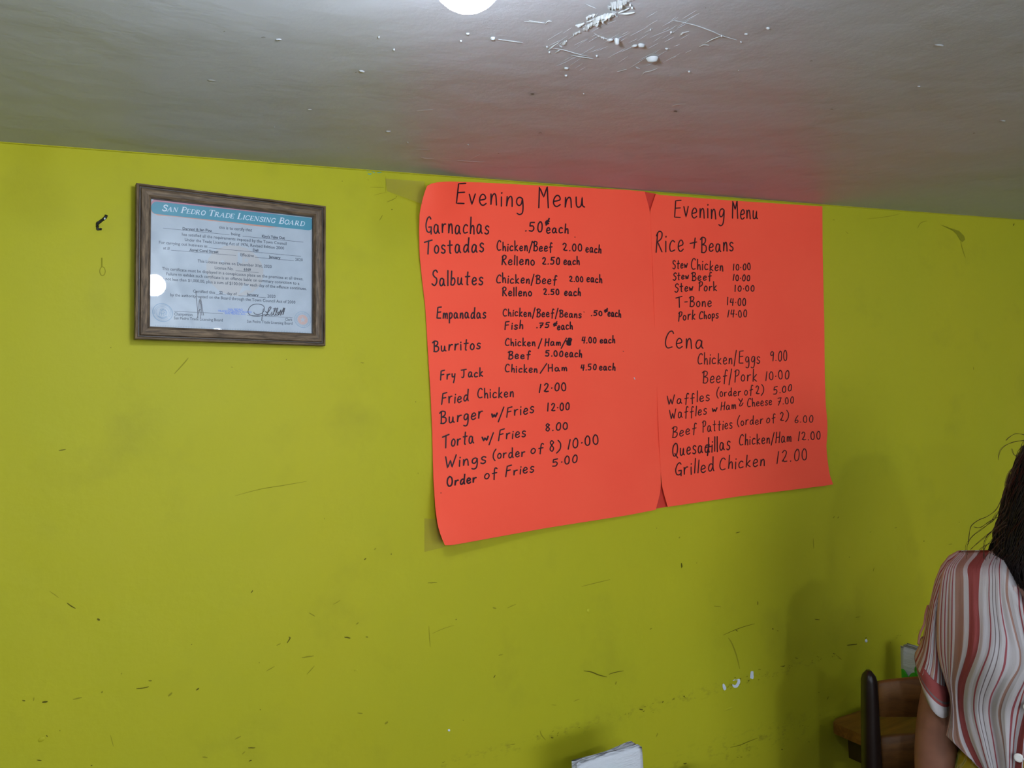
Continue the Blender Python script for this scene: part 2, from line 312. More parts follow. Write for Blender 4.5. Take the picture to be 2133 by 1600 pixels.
# marks that belong to the wall, drawn at their place on it
def block(ox, oy, s): return lambda X, Y: (ox + X / s, oy + Y / s)
def wmap(off):
    return lambda px, py: on_wall(px, py, off)
def P2(bl, s): return [bl(*map(float, a.split(','))) for a in s.split()]
bA, bB, bC, bD = block(0, 720, 2.37), block(0, 1150, 2.37), block(860, 1080, 3.0766), block(1400, 1000, 3.2815)
bE, bF, bG, bH = block(1700, 380, 3.81), block(680, 300, 7.618), block(1400, 1260, 4.266), block(180, 430, 10.0)
scuffs = [
 (bA, '290,518 325,512', 5, 1), (bA, '548,8 546,12', 4, 1), (bA, '1412,68 1416,70', 4, 1), (bA, '1140,105 1150,108', 4, 0), (bA, '1780,84 1797,86', 6, 0),
 (bA, '860,140 910,85 930,60', 7, 0), (bA, '1160,742 1280,710 1400,690 1515,670', 4, 0), (bA, '2050,277 2054,279', 5, 1), (bA, '2063,628 2066,630', 4, 1),
 (bA, '1600,855 1604,857', 4, 1), (bA, '1930,1028 1933,1031', 7, 1), (bA, '1848,1008 1856,1000', 7, 0), (bA, '1797,1058 1808,1050', 6, 1), (bA, '1240,1222 1248,1208', 6, 1),
 (bA, '245,1212 290,1245', 4, 0), (bA, '330,1270 350,1285 373,1298', 7, 1), (bA, '1645,1278 1680,1258', 4, 0),
 (bB, '480,330 493,337', 13, 1), (bB, '1525,300 1555,318', 6, 0), (bB, '1425,420 1432,425 1417,450', 7, 1), (bB, '1700,420 1730,425', 9, 1), (bB, '1758,358 1770,348', 7, 0),
 (bB, '1365,462 1385,452', 6, 0), (bB, '945,455 948,458', 6, 1), (bB, '1490,522 1550,512', 8, 0), (bB, '1315,588 1355,565', 5, 0), (bB, '1515,605 1552,562', 5, 0),
 (bB, '1805,420 1818,420', 5, 1), (bB, '673,675 705,672 735,665', 6, 1), (bB, '733,636 750,636', 6, 1), (bB, '968,683 983,672', 8, 1), (bB, '597,604 602,598', 6, 0),
 (bB, '208,742 235,738', 12, 1), (bB, '110,733 125,735', 7, 1), (bB, '165,735 168,718', 6, 0), (bB, '360,728 405,718', 8, 0), (bB, '500,695 508,688', 10, 0),
 (bB, '830,712 850,695', 12, 0), (bB, '1225,967 1260,967', 7, 1), (bB, '1160,925 1190,910', 7, 0), (bB, '182,1028 205,1030', 6, 1), (bB, '1000,1012 1025,1016', 9, 0),
 (bB, '1900,850 1915,838', 12, 0), (bB, '1765,795 1790,797', 7, 0), (bB, '1228,1033 1243,1028', 6, 1), (bB, '1195,998 1210,985', 6, 0), (bB, '545,905 560,960', 4, 0),
 (bB, '228,905 235,912', 6, 1), (bB, '293,880 298,884', 7, 0), (bB, '1278,548 1282,545', 5, 0), (bB, '1284,778 1287,780', 5, 1), (bB, '447,1056 456,1053', 6, 1),
 (bC, '95,415 155,410', 5, 1), (bC, '275,646 279,649', 9, 1), (bC, '512,572 535,578', 12, 0), (bC, '605,575 660,550', 6, 0), (bC, '125,738 200,705 265,685', 4, 0),
 (bC, '103,690 106,760 111,825', 5, 0), (bC, '550,878 577,872', 7, 0), (bC, '518,1022 528,1005', 7, 1), (bC, '1095,977 1145,985 1190,1003 1245,1017', 9, 1),
 (bC, '1255,1000 1295,987 1350,977', 6, 1), (bC, '1080,437 1180,412 1265,392', 6, 0), (bC, '1720,285 1722,318', 7, 1), (bC, '1128,580 1132,600', 9, 0),
 (bC, '1560,62 1564,64', 6, 1), (bC, '1818,284 1820,288', 7, 0), (bC, '320,1292 326,1296', 6, 0), (bC, '815,1362 825,1390 850,1420', 8, 0), (bC, '625,1450 655,1446', 8, 0),
 (bC, '1030,1172 1068,1158', 5, 0), (bC, '890,1195 920,1198', 5, 0), (bC, '1518,710 1532,705', 8, 0), (bC, '1450,1222 1475,1228', 9, 1), (bC, '1560,1400 1570,1375', 7, 0),
 (bC, '1735,1138 1742,1143', 10, 1), (bC, '1660,1165 1680,1150', 9, 0), (bC, '1705,128 1712,118', 10, 0), (bC, '1298,1065 1305,1045', 10, 0), (bC, '1735,1575 1755,1568', 9, 1),
 (bD, '1100,260 1112,248', 8, 0), (bD, '1130,262 1142,250', 8, 0), (bD, '435,362 465,355', 6, 1), (bD, '65,568 70,598', 7, 1), (bD, '586,830 586,855', 7, 1),
 (bD, '350,1060 430,1025 500,1000 565,983', 5, 1), (bD, '430,1022 450,1035', 6, 1), (bD, '685,1018 693,1020', 9, 1), (bD, '716,1030 728,1033', 7, 0),
 (bD, '975,952 1010,955', 6, 1), (bD, '1255,940 1285,935', 6, 0), (bD, '1720,415 1723,422', 8, 1), (bD, '1195,1130 1265,1122', 9, 1), (bD, '1120,1195 1160,1228', 6, 0),
 (bD, '385,1080 410,1120 440,1200 462,1290', 10, 0), (bD, '285,862 335,867', 6, 0), (bD, '1210,525 1214,530', 8, 0), (bD, '965,400 968,470', 6, 0), (bD, '1960,285 1963,292', 7, 0),
 (bD, '840,1215 860,1222', 9, 0), (bD, '740,1275 770,1272', 8, 0), (bD, '1890,440 1915,438', 5, 0), (bD, '1100,1185 1112,1190', 8, 1), (bD, '1320,1082 1330,1078', 7, 1),
 (bD, '1380,600 1375,625', 6, 0), (bD, '1350,358 1362,355', 5, 0), (bD, '1520,328 1538,325', 6, 0),
 (bE, '805,365 830,322 880,305', 7, 0), (bE, '1145,470 1165,540 1185,600', 7, 0),
 (bE, '1565,345 1572,325', 9, 1), (bE, '130,296 150,298', 6, 0), (bE, '1248,1465 1250,1490', 7, 0), (bE, '400,290 500,280 600,265 670,248', 4, 0), (bE, '235,390 255,408', 5, 0),
 (bF, '248,588 252,595', 18, 1), (bF, '1028,1040 1052,1040', 14, 1), (bF, '650,568 672,572', 10, 0), (bF, '1110,832 1116,836', 16, 1), (bF, '690,683 800,686 920,690', 10, 0),
 (bF, '960,920 1040,890 1110,850', 14, 0), (bF, '840,1215 890,1130', 18, 0), (bF, '940,520 945,640 940,760', 8, 0), (bF, '750,815 850,788 960,768', 7, 0), (bF, '1070,715 1080,722', 14, 0),
 (bG, '515,1268 600,1248 680,1215 760,1185', 7, 1), (bG, '765,578 790,575', 10, 0), (bG, '980,550 1005,542', 9, 1), (bG, '1560,358 1640,352', 12, 1), (bG, '100,812 125,830', 9, 0),
 (bG, '1380,840 1390,815', 9, 0), (bG, '890,212 900,214', 12, 1), (bG, '1298,778 1310,780', 10, 0), (bG, '100,1412 130,1408', 9, 1), (bG, '1212,1215 1222,1220', 9, 0), (bG, '1470,470 1505,485', 6, 0),
 (bG, '10,830 18,845', 10, 1), (bG, '680,1290 690,1300', 9, 0),
]
bms = {1: BM(), 0: BM()}; rj = random.Random(5)
for i, (bl, s, wd, dk) in enumerate(scuffs):
    sc = bl(1, 0)[0] - bl(0, 0)[0]
    pp = [Vector((*p, 0)) for p in P2(bl, s)]
    pts = crom(pp, 4) if len(pp) > 2 else [pp[0].lerp(pp[1], q / 5) + Vector((0, rj.uniform(-.3, .3), 0)) for q in range(6)]
    ribbon(bms[dk], pts, wd * sc * .8, wmap(.0004 + .00001 * (i % 20)), caps=False, taper=True)
# the crescent shaped dent high on the wall
cres = P2(bE, '985,335 1050,358 1085,368 1135,385 1175,425 1183,455 1160,475 1140,455 1115,410 1075,372 1040,352')
poly(bms[0], cres, wmap(.0009))
# scattered fine scuffing of the two rubbed bands
rnd = random.Random(3)
for k in range(260):
    which = rnd.random() < .6
    x = rnd.uniform(.05, 2.6); z = rnd.gauss(.885, .007) if which else rnd.gauss(.73, .016)
    if math.sin(x * 9) + math.sin(x * 23 + 1) < -.2: continue
    L = rnd.uniform(.001, .007); a = rnd.uniform(-.5, .9)
    o = .0006 + .00001 * (k % 30)
    ribbon(bms[0 if rnd.random() < .8 else 1], [(x + L * q / 4 * math.cos(a), z + L * q / 4 * math.sin(a) + .0004 * math.sin(q * 2 + k)) for q in range(5)], rnd.uniform(.0010, .0028), lambda u, v, o=o: Vector((u, -o, v)), caps=False, taper=True)
for dk, nm, mm in ((1, 'dark_scuff', M['scuff']), (0, 'faint_scuff', M['scuff_soft'])):
    tag(obj(nm, bms[dk], mm, wall), kind='stuff')
bm = BM()   # the round dried ring left of the frame
ring = [(213.5 + 5.8 * math.cos(a * math.pi / 12), 565 + 9 * math.sin(a * math.pi / 12)) for a in range(25)]
ribbon(bm, ring, 1.6, wmap(.0004), caps=False); ribbon(bm, [(212, 537), (212, 556)], 3, wmap(.0003), caps=False)
obj('ring_stain', bm, M['scuff_soft'], wall)
def blob_on(px, py, a, b, rot, base, nrm, h, bm, seed=0, n=14):
    """low lump or flake lying on a surface; base(px,py) gives the 3D point"""
    r_ = random.Random(seed); c = base(px, py) + nrm * h; cv = bm.verts.new(c); ring = []; ring2 = []
    for k in range(n):
        t_ = 2 * math.pi * k / n; q = 1 + r_.uniform(-.13, .13)
        dx, dy = a * q * math.cos(t_), b * q * math.sin(t_)
        X, Y = px + dx * math.cos(rot) - dy * math.sin(rot), py + dx * math.sin(rot) + dy * math.cos(rot)
        ring.append(bm.verts.new(base(X, Y))); X, Y = px + (X - px) * .7, py + (Y - py) * .7
        ring2.append(bm.verts.new(base(X, Y) + nrm * h * .8))
    for k in range(n):
        bm.faces.new((ring[k], ring[(k + 1) % n], ring2[(k + 1) % n], ring2[k])); bm.faces.new((ring2[k], ring2[(k + 1) % n], cv))
WN = Vector((0, -1, 0))
wb = lambda px, py: on_wall(px, py, .0002)
# plaster chips where the paint broke off
bI = block(1480, 1390, 17.775)
for pts in ('445,640 480,600 530,650 575,740 580,820 530,865 480,830 450,740',
            '990,440 1040,432 1090,450 1105,540 1080,620 1030,700 990,750 910,765 850,745 820,700 805,640 840,630 870,665 930,650 970,590 1000,520',
            '1490,160 1540,140 1590,160 1590,270 1600,350 1585,430 1545,445 1500,415 1465,410 1470,330 1480,240',
            '820,500 880,450 905,465 870,510', '925,460 960,450 965,485 935,490'):
    bm = BM(); p = P2(bI, pts); top = [bm.verts.new(on_wall(x, y, .0014)) for x, y in p]; bot = [bm.verts.new(on_wall(x, y, 0)) for x, y in p]
    bm.faces.new(top)
    for k in range(len(p)): bm.faces.new((top[k], bot[k], bot[(k + 1) % len(p)], top[(k + 1) % len(p)]))
    obj('plaster_chip', bm, M['chip'], wall)
for (x, y, a, b) in ((*bC(232, 1358), 2.4, 3), (*bG(1725, 320), 2.6, 4)):
    bm = BM(); blob_on(x, y, a, b, 0, wb, WN, .002, bm, 4); obj('plaster_chip', bm, M['chip'], wall)
for (x, y, a, b, r_) in ((*bB(205, 925), 8, 5, -.5), (*bB(1757, 583), 4, 1.6, -.3), (*bG(500, 925), 11, 2.4, -.35), (*bC(1128, 595), 4, 6, 0)):
    bm = BM(); blob_on(x, y, a, b, r_, wb, WN, .0012, bm, 4); obj('paint_lump', bm, M['wall'], wall, True)
# old teal paint along the ceiling joint
bm = BM()
for s, wd in (('640,430 700,425 750,440', 9), ('655,470 690,480 715,465', 16), ('740,458 770,450', 12), ('800,458 850,450 885,440', 13)):
    ribbon(bm, crom([(*p, 0) for p in P2(bF, s)]), wd / 7.6, wmap(.0005), taper=True, caps=False)
for a in range(14):
    x = 440 + a * 19 + rnd.uniform(-5, 5); y = 293 + .0792 * x + 2.2
    ribbon(bm, [(x, y), (x + rnd.uniform(6, 18), y + 1)], rnd.uniform(.8, 1.8), wmap(.0005), taper=True, caps=False)
tag(obj('teal_paint_fleck', bm, M['tealfleck'], wall), kind='stuff')
# caulk line in the joint
bm = BM(); tube(bm, [(X0, -.001, CEIL), (X1, -.001, CEIL)], .002, 6); obj('joint_bead', bm, M['wall'], wall)

# marks of the ceiling
cb = lambda px, py: on_level(px, py, CEIL - .0002)
CN = Vector((0, 0, -1))
bJ, bK, bL, bM_ = block(1100, 0, 6.094), block(1400, 0, 2.91), block(700, 0, 2.133), block(0, 0, 2.37)
def ridge(bl, s, wpx, h, m=M['plaster'], jag=0, seed=1, name='plaster_ridge'):
    sc = bl(1, 0)[0] - bl(0, 0)[0]; r_ = random.Random(seed)
    pts = crom([(*p, 0) for p in P2(bl, s)], 6); bm = BM(); rows = []
    n = len(pts)
    for i, p in enumerate(pts):
        t_ = (pts[min(i + 1, n - 1)] - pts[max(i - 1, 0)]).normalized(); nn = Vector((-t_.y, t_.x, 0)) * wpx * .8 * sc / 2
        f = .3 + .7 * math.sin(math.pi * (i + .6) / (n + .2)); f *= 1 + (r_.uniform(-jag, jag))
        a, b = p + nn * f, p - nn * f * (1 + r_.uniform(0, jag)); 
        h_ = h * .55; rows.append([bm.verts.new(cb(a.x, a.y)), bm.verts.new(cb(p.x + nn.x * .3, p.y + nn.y * .3) + CN * h_ * f * (1 + r_.uniform(-jag, jag) * .6)), bm.verts.new(cb(p.x - nn.x * .3, p.y - nn.y * .3) + CN * h_ * .7 * f), bm.verts.new(cb(b.x, b.y))])
    for r1, r2 in zip(rows, rows[1:]):
        for k in range(3): bm.faces.new((r1[k], r2[k], r2[k + 1], r1[k + 1]))
    obj(name, bm, m, ceiling, jag == 0)
ridge(bJ, '690,382 760,350 860,285 960,235 1050,200 1125,165', 60, .0045, jag=.75, seed=2)
ridge(bJ, '700,372 800,300 900,225 1000,190 1110,168', 34, .006, jag=.6, seed=3)
ridge(bJ, '1010,105 1080,70 1160,55 1240,10 1340,-15', 75, .005, jag=.7, seed=4)
ridge(bJ, '1060,108 1130,90 1200,40 1330,-10', 40, .005, jag=.8, seed=5)
ridge(bJ, '600,322 650,318 715,292', 30, .004, jag=.2)
ridge(bJ, '735,240 780,205 855,185', 36, .004, jag=.6, seed=8)
ridge(bJ, '735,280 830,240 880,170', 12, .002, jag=.4, seed=9)
ridge(bJ, '1140,165 1210,130 1285,102', 16, .003); ridge(bJ, '1150,172 1250,170 1352,156', 18, .003)
ridge(bJ, '1020,110 1080,140 1130,162', 12, .003); ridge(bJ, '1100,180 1135,205', 18, .004, jag=.4)
ridge(bJ, '570,440 620,415 665,395', 22, .003, jag=.7, seed=5); ridge(bJ, '430,565 465,535 495,510', 22, .003, jag=.7, seed=6)
ridge(bJ, '395,575 430,597', 20, .003); ridge(bJ, '250,640 310,590 390,540', 12, .002, jag=.4)
ridge(bJ, '835,420 900,460 960,480 1010,500', 16, .002, jag=.6, seed=11)
ridge(bJ, '310,612 450,632 600,675 760,715', 8, .0015); ridge(bJ, '540,700 680,722 830,745', 13, .0016)
ridge(bJ, '350,668 380,645 400,640', 16, .002); ridge(bJ, '730,50 800,80 870,108', 7, .001)
ridge(bJ, '10,262 100,275 210,290', 7, .0012); ridge(bJ, '215,310 250,268 300,270', 12, .0016)
ridge(bJ, '1440,965 1475,920 1560,900 1640,868', 11, .0012, jag=.3); ridge(bJ, '1355,840 1390,862 1420,872', 14, .0015, jag=.4)
ridge(bJ, '1925,460 1960,420 2045,400', 18, .0018, jag=.5); ridge(bJ, '1130,912 1250,880', 8, .001)
ridge(bK, '0,122 130,150 240,188 300,215 395,243', 5, .0015); ridge(bK, '200,262 250,235 300,218', 5, .0014)
ridge(bK, '165,285 190,272 225,275', 8, .0014); ridge(bK, '0,645 30,635 80,630', 4, .001)
ridge(bL, '720,175 775,182 830,190', 6, .0015); ridge(bL, '375,698 400,705 435,706', 7, .0012); ridge(bL, '540,714 600,718 655,721', 6, .0012)
ridge(bL, '590,712 640,686', 5, .001); ridge(bL, '355,664 420,667', 4, .0008); ridge(bL, '390,690 420,668', 4, .0008); ridge(bL, '835,95 890,100 940,104', 5, .001)
ridge(bL, '360,493 430,487', 4, .0008); ridge(bL, '1490,472 1520,464 1555,462', 4, .0008)
lumps = [(bJ, 1125, 505, 34, 22, -.1, .007), (bJ, 1040, 505, 42, 14, -.2, .002), (bJ, 1435, 570, 44, 20, 0, .0035), (bJ, 1350, 580, 42, 13, -.2, .002), (bJ, 1580, 735, 82, 24, -.1, .006),
  (bJ, 240, 592, 12, 9, 0, .002), (bJ, 270, 658, 14, 7, 0, .002), (bJ, 870, 706, 16, 8, 0, .002), (bJ, 485, 865, 32, 12, 0, .002), (bJ, 480, 957, 20, 9, 0, .002), (bJ, 2043, 906, 16, 8, 0, .002),
  (bJ, 1815, 406, 14, 8, 0, .002), (bJ, 1555, 370, 8, 6, 0, .002), (bJ, 1760, 618, 25, 11, 0, .0015), (bJ, 1295, 55, 14, 9, 0, .003), (bJ, 1320, 87, 14, 7, 0, .003), (bJ, 708, 1192, 7, 7, 0, .001),
  (bK, 580, 170, 14, 6, 0, .002), (bK, 448, 206, 12, 4, 0, .0015), (bK, 418, 254, 6, 4, 0, .0015), (bK, 300, 216, 6, 4, 0, .002), (bK, 1620, 275, 30, 7, .1, .001), (bK, 1495, 524, 10, 3, 0, .001), (bK, 402, 427, 3, 3, 0, .001), (bK, 2005, 733, 16, 3, 0, .001),
  (bL, 190, 163, 4, 3, 0, .002), (bL, 257, 219, 5, 3, 0, .002), (bL, 585, 148, 8, 3, 0, .002), (bL, 555, 180, 6, 3, 0, .002), (bL, 697, 168, 12, 5, 0, .003), (bL, 115, 316, 14, 4, .2, .0015), (bL, 232, 584, 13, 4, 0, .0015), (bL, 318, 633, 3, 3, 0, .001),
  (bL, 53, 657, 3, 3, 0, .001), (bL, 587, 643, 4, 2, 0, .001), (bL, 1100, 417, 4, 3, 0, .001),
  (bM_, 1375, 195, 16, 4, 0, .001), (bM_, 1355, 627, 3, 2, 0, .001), (bM_, 1717, 731, 4, 2, 0, .001), (bM_, 2014, 705, 4, 3, 0, .001), (bM_, 1870, 181, 4, 2, 0, .001), (bM_, 1045, 397, 22, 4, .1, .0006), (bM_, 1530, 541, 12, 3, 0, .0008)]
for i, (bl, X, Y, a, b, r_, h) in enumerate(lumps):
    sc = bl(1, 0)[0] - bl(0, 0)[0]; bm = BM(); x, y = bl(X, Y)
    blob_on(x, y, a * sc, b * sc, r_, cb, CN, h, bm, i); obj('plaster_lump', bm, M['plaster'], ceiling, True)
for bl, X, Y, a, b in ((bJ, 55, 1190, 40, 15), (bL, 1508, 493, 14, 5)):
    sc = bl(1, 0)[0] - bl(0, 0)[0]; x, y = bl(X, Y); bm = BM()
    ribbon(bm, [(x + a * sc * math.cos(k * math.pi / 10), y + b * sc * math.sin(k * math.pi / 10)) for k in range(21)], 1.2, lambda u, v: cb(u, v) + CN * .0006, caps=False)
    obj('nail_pop', bm, M['plaster'], ceiling)
    bm = BM(); poly(bm, [(x + a * sc * .6 * math.cos(k * math.pi / 6), y + b * sc * .55 * math.sin(k * math.pi / 6)) for k in range(12)], lambda u, v: cb(u, v) + CN * .0004); obj('nail_hole', bm, M['plaster_dk'], ceiling)
bm = BM()
for bl, X, Y, a in ((bK, 590, 172, 7), (bK, 843, 363, 9), (bK, 968, 657, 9), (bK, 203, 40, 3), (bK, 1830, 803, 7), (bL, 907, 587, 8), (bL, 722, 679, 3), (bM_, 1300, 178, 10), (bM_, 1375, 193, 13), (bM_, 1757, 351, 4), (bM_, 1107, 149, 4)):
    sc = bl(1, 0)[0] - bl(0, 0)[0]; x, y = bl(X, Y); ribbon(bm, [(x - a * sc, y + .5), (x, y - .6), (x + a * sc, y)], 1.3, lambda u, v: cb(u, v) + CN * .0016, taper=True, caps=False)
tag(obj('dark_pit', bm, M['plaster_dk'], ceiling), kind='stuff')
# fine trowel scratches round the filler
bm = BM()
for k in range(75):
    X, Y = rnd.uniform(250, 2000), rnd.uniform(200, 900); a = -.52 + rnd.gauss(0, .08); L = rnd.uniform(60, 260)
    if abs(Y - 600 + (X - 1000) * .15) > 330: continue
    p0 = bJ(X, Y); p1 = bJ(X + L * math.cos(a), Y + L * math.sin(a))
    tube(bm, [cb(*p0), cb((p0[0] + p1[0]) / 2, (p0[1] + p1[1]) / 2), cb(*p1)], [.0001, .00028, .0001], 5)
tag(obj('trowel_scratch', bm, M['ceil'], ceiling), kind='stuff')

# ================================================================ BULBS
def bulb_thing(x, y, z, r, power, label):
    o = thing('hanging_bulb', label, 'light bulb', (x, y, z), 0)
    mm = mat('lit_bulb_glass', LIGHT, .4, emit=power); mm.node_tree.nodes['Principled BSDF'].inputs['Base Color'].default_value = (.9, .9, .9, 1)
    bm = BM(); prof = [(.0005, -r)] + [(r * math.sin(math.pi * k / 14), -r * math.cos(math.pi * k / 14)) for k in range(1, 13)]
    lathe(bm, prof, 24); obj('bulb_globe', bm, mm, o, True)
    bm = BM(); lathe(bm, [(r * .40, r * .90), (r * .46, r * .98), (r * .46, r * 1.45), (r * .42, r * 1.55)], 24); obj('bulb_base', bm, M['housing'], o, True)
    bm = BM(); top = CEIL - z
    lathe(bm, [(r * .5, min(r * 1.5, top - .022)), (r * .58, min(r * 1.6, top - .02)), (r * .7, top - .002), (r * .7, top)], 20); obj('lamp_socket', bm, M['housing'], o, True)
    return o
bulb_thing(*BULB_A, 'bright white bulb hanging under the ceiling at the top edge of the picture')
for b, s in zip(BULBS, ('behind the camera over the middle of the room', 'behind the camera opposite the menus', 'beyond the woman at the far end of the room')):
    bulb_thing(*b, 'bare white ceiling bulb ' + s)

# ================================================================ POSTERS
def gauss(px, py, cx_, cy_, sx, sy): return math.exp(-((px - cx_) / sx) ** 2 - ((py - cy_) / sy) ** 2)
def off_left(px, py):
    return .0035 + .030 * gauss(px, py, 900, 385, 55, 75) + .034 * gauss(px, py, 920, 1136, 150, 110) + .012 * gauss(px, py, 1150, 1105, 190, 90) + .004 * gauss(px, py, 1370, 1060, 60, 60) \
        + .003 * (math.sin(py * .021 + px * .004) + 1) * .5
def off_right(px, py):
    return .0045 + .012 * gauss(px, py, 1735, 1012, 110, 80) + .006 * gauss(px, py, 1560, 1035, 150, 70) + .004 * gauss(px, py, 1385, 1050, 60, 70) + .002 * (math.sin(py * .026 + px * .006 + 1) + 1) * .5 + .004 * gauss(px, py, 1722, 800, 20, 130)
def interp(pl, t):
    """point at arc share t of a polyline"""
    d = [0]
    for a, b in zip(pl, pl[1:]): d.append(d[-1] + math.dist(a, b))
    s = t * d[-1]
    for i in range(len(pl) - 1):
        if s <= d[i + 1] or i == len(pl) - 2:
            k = (s - d[i]) / max(d[i + 1] - d[i], 1e-9); return (pl[i][0] + (pl[i + 1][0] - pl[i][0]) * k, pl[i][1] + (pl[i + 1][1] - pl[i][1]) * k)
def coons(T, B, L, R, u, v):
    t, b, l, r = interp(T, u), interp(B, u), interp(L, v), interp(R, v)
    f = lambda i: (1 - v) * t[i] + v * b[i] + (1 - u) * l[i] + u * r[i] - ((1 - u) * (1 - v) * T[0][i] + u * (1 - v) * T[-1][i] + (1 - u) * v * B[0][i] + u * v * B[-1][i])
    return f(0), f(1)
def sheet(T, B, L, R, off, nu, nv, thick=.0007):
    bm = BM(); fr, bk = [], []
    for j in range(nv + 1):
        a, b = [], []
        for i in range(nu + 1):
            x, y = coons(T, B, L, R, i / nu, j / nv); p = on_wall(x, y, off(x, y)); a.append(bm.verts.new(p)); b.append(bm.verts.new(p + Vector((0, thick, 0))))
        fr.append(a); bk.append(b)
    for j in range(nv):
        for i in range(nu):
            bm.faces.new((fr[j][i], fr[j + 1][i], fr[j + 1][i + 1], fr[j][i + 1])); bm.faces.new((bk[j][i], bk[j][i + 1], bk[j + 1][i + 1], bk[j + 1][i]))
    N_ = lambda v: bm.verts.new(v.co)
    for i in range(nu):
        for j in (0, nv): bm.faces.new((N_(fr[j][i]), N_(fr[j][i + 1]), N_(bk[j][i + 1]), N_(bk[j][i])))
    for j in range(nv):
        for i in (0, nu): bm.faces.new((N_(fr[j + 1][i]), N_(fr[j][i]), N_(bk[j][i]), N_(bk[j + 1][i])))
    return bm
LT = [(890, 387), (896, 383), (912, 379.5), (935, 378), (1000, 380), (1124, 386.5), (1310, 396), (1343, 399)]
LL = [(890, 387), (884, 402), (878, 425), (874, 445), (873, 480), (874, 530), (879, 580), (886, 640), (892, 740), (897, 820), (900, 890), (903, 1000), (907, 1060), (912, 1095), (919, 1118), (927, 1136)]
LR = [(1343, 399), (1354, 440), (1359, 545), (1364, 683), (1367.5, 780), (1372, 905), (1376, 980), (1377, 1010), (1374, 1032), (1366, 1062)]
LB = [(927, 1136), (937, 1136), (952, 1134), (1045, 1117), (1138, 1100), (1310, 1073), (1366, 1062)]
RTp = [(1366, 404), (1373, 406), (1527, 418), (1713, 430)]
RL = [(1366, 404), (1354, 440), (1359, 545), (1364, 683), (1367.5, 780), (1372, 905), (1376, 980), (1379, 1012), (1384, 1032), (1391, 1056)]
RR = [(1713, 430), (1713.5, 521), (1717, 672), (1718, 780), (1720, 842), (1723.5, 880), (1723.7, 900), (1721.3, 930), (1723, 952), (1726, 974), (1729, 992), (1735.5, 1009)]
RB = [(1391, 1056), (1540, 1034), (1722, 1011.5), (1735.5, 1009)]
pl = obj('menu_poster', sheet(LT, LB, LL, LR, off_left, 44, 60), M['poster'], smooth=False)
tag(pl, 'orange-red handwritten evening menu starting with garnachas, with curling corners', 'poster', 'handwritten evening menus')
pr = obj('menu_poster', sheet(RTp, RB, RL, RR, off_right, 34, 56), M['poster'], smooth=False)
tag(pr, 'orange-red handwritten evening menu headed rice and beans, next to the garnachas menu', 'poster', 'handwritten evening menus')
for o in (pl, pr):
    for p in o.data.polygons: p.use_smooth = abs(p.normal.y) > .6
# turned-in triangles of card at the seam
bm = BM(); poly(bm, [(1340, 399), (1368, 404), (1357, 440), (1352, 440)], wmap(.0022)); obj('tucked_corner', bm, M['poster_deep'], pl)
bm = BM(); poly(bm, [(1365, 1060), (1391, 1055.5), (1380, 1005), (1374, 1005)], wmap(.0022)); obj('tucked_corner', bm, M['poster_deep'], pl)
# translucent tinted sheets painting the soft shadow beside the lifted corners
def tape(pts, off, m=M['tape'], owner=None):
    bm = BM(); bm.faces.new([bm.verts.new(on_wall(x, y, o_)) for (x, y), o_ in zip(pts, off)]); return obj('painted_shadow_film', bm, m, owner)
tape([(803, 372), (884, 378), (889, 400), (880, 425), (806, 398)], [.0006, .008, .028, .026, .0006], owner=pl)
tape([(884, 1080), (908, 1082), (921, 1128), (925, 1140), (884, 1150)], [.0006, .02, .03, .03, .0006], owner=pl)

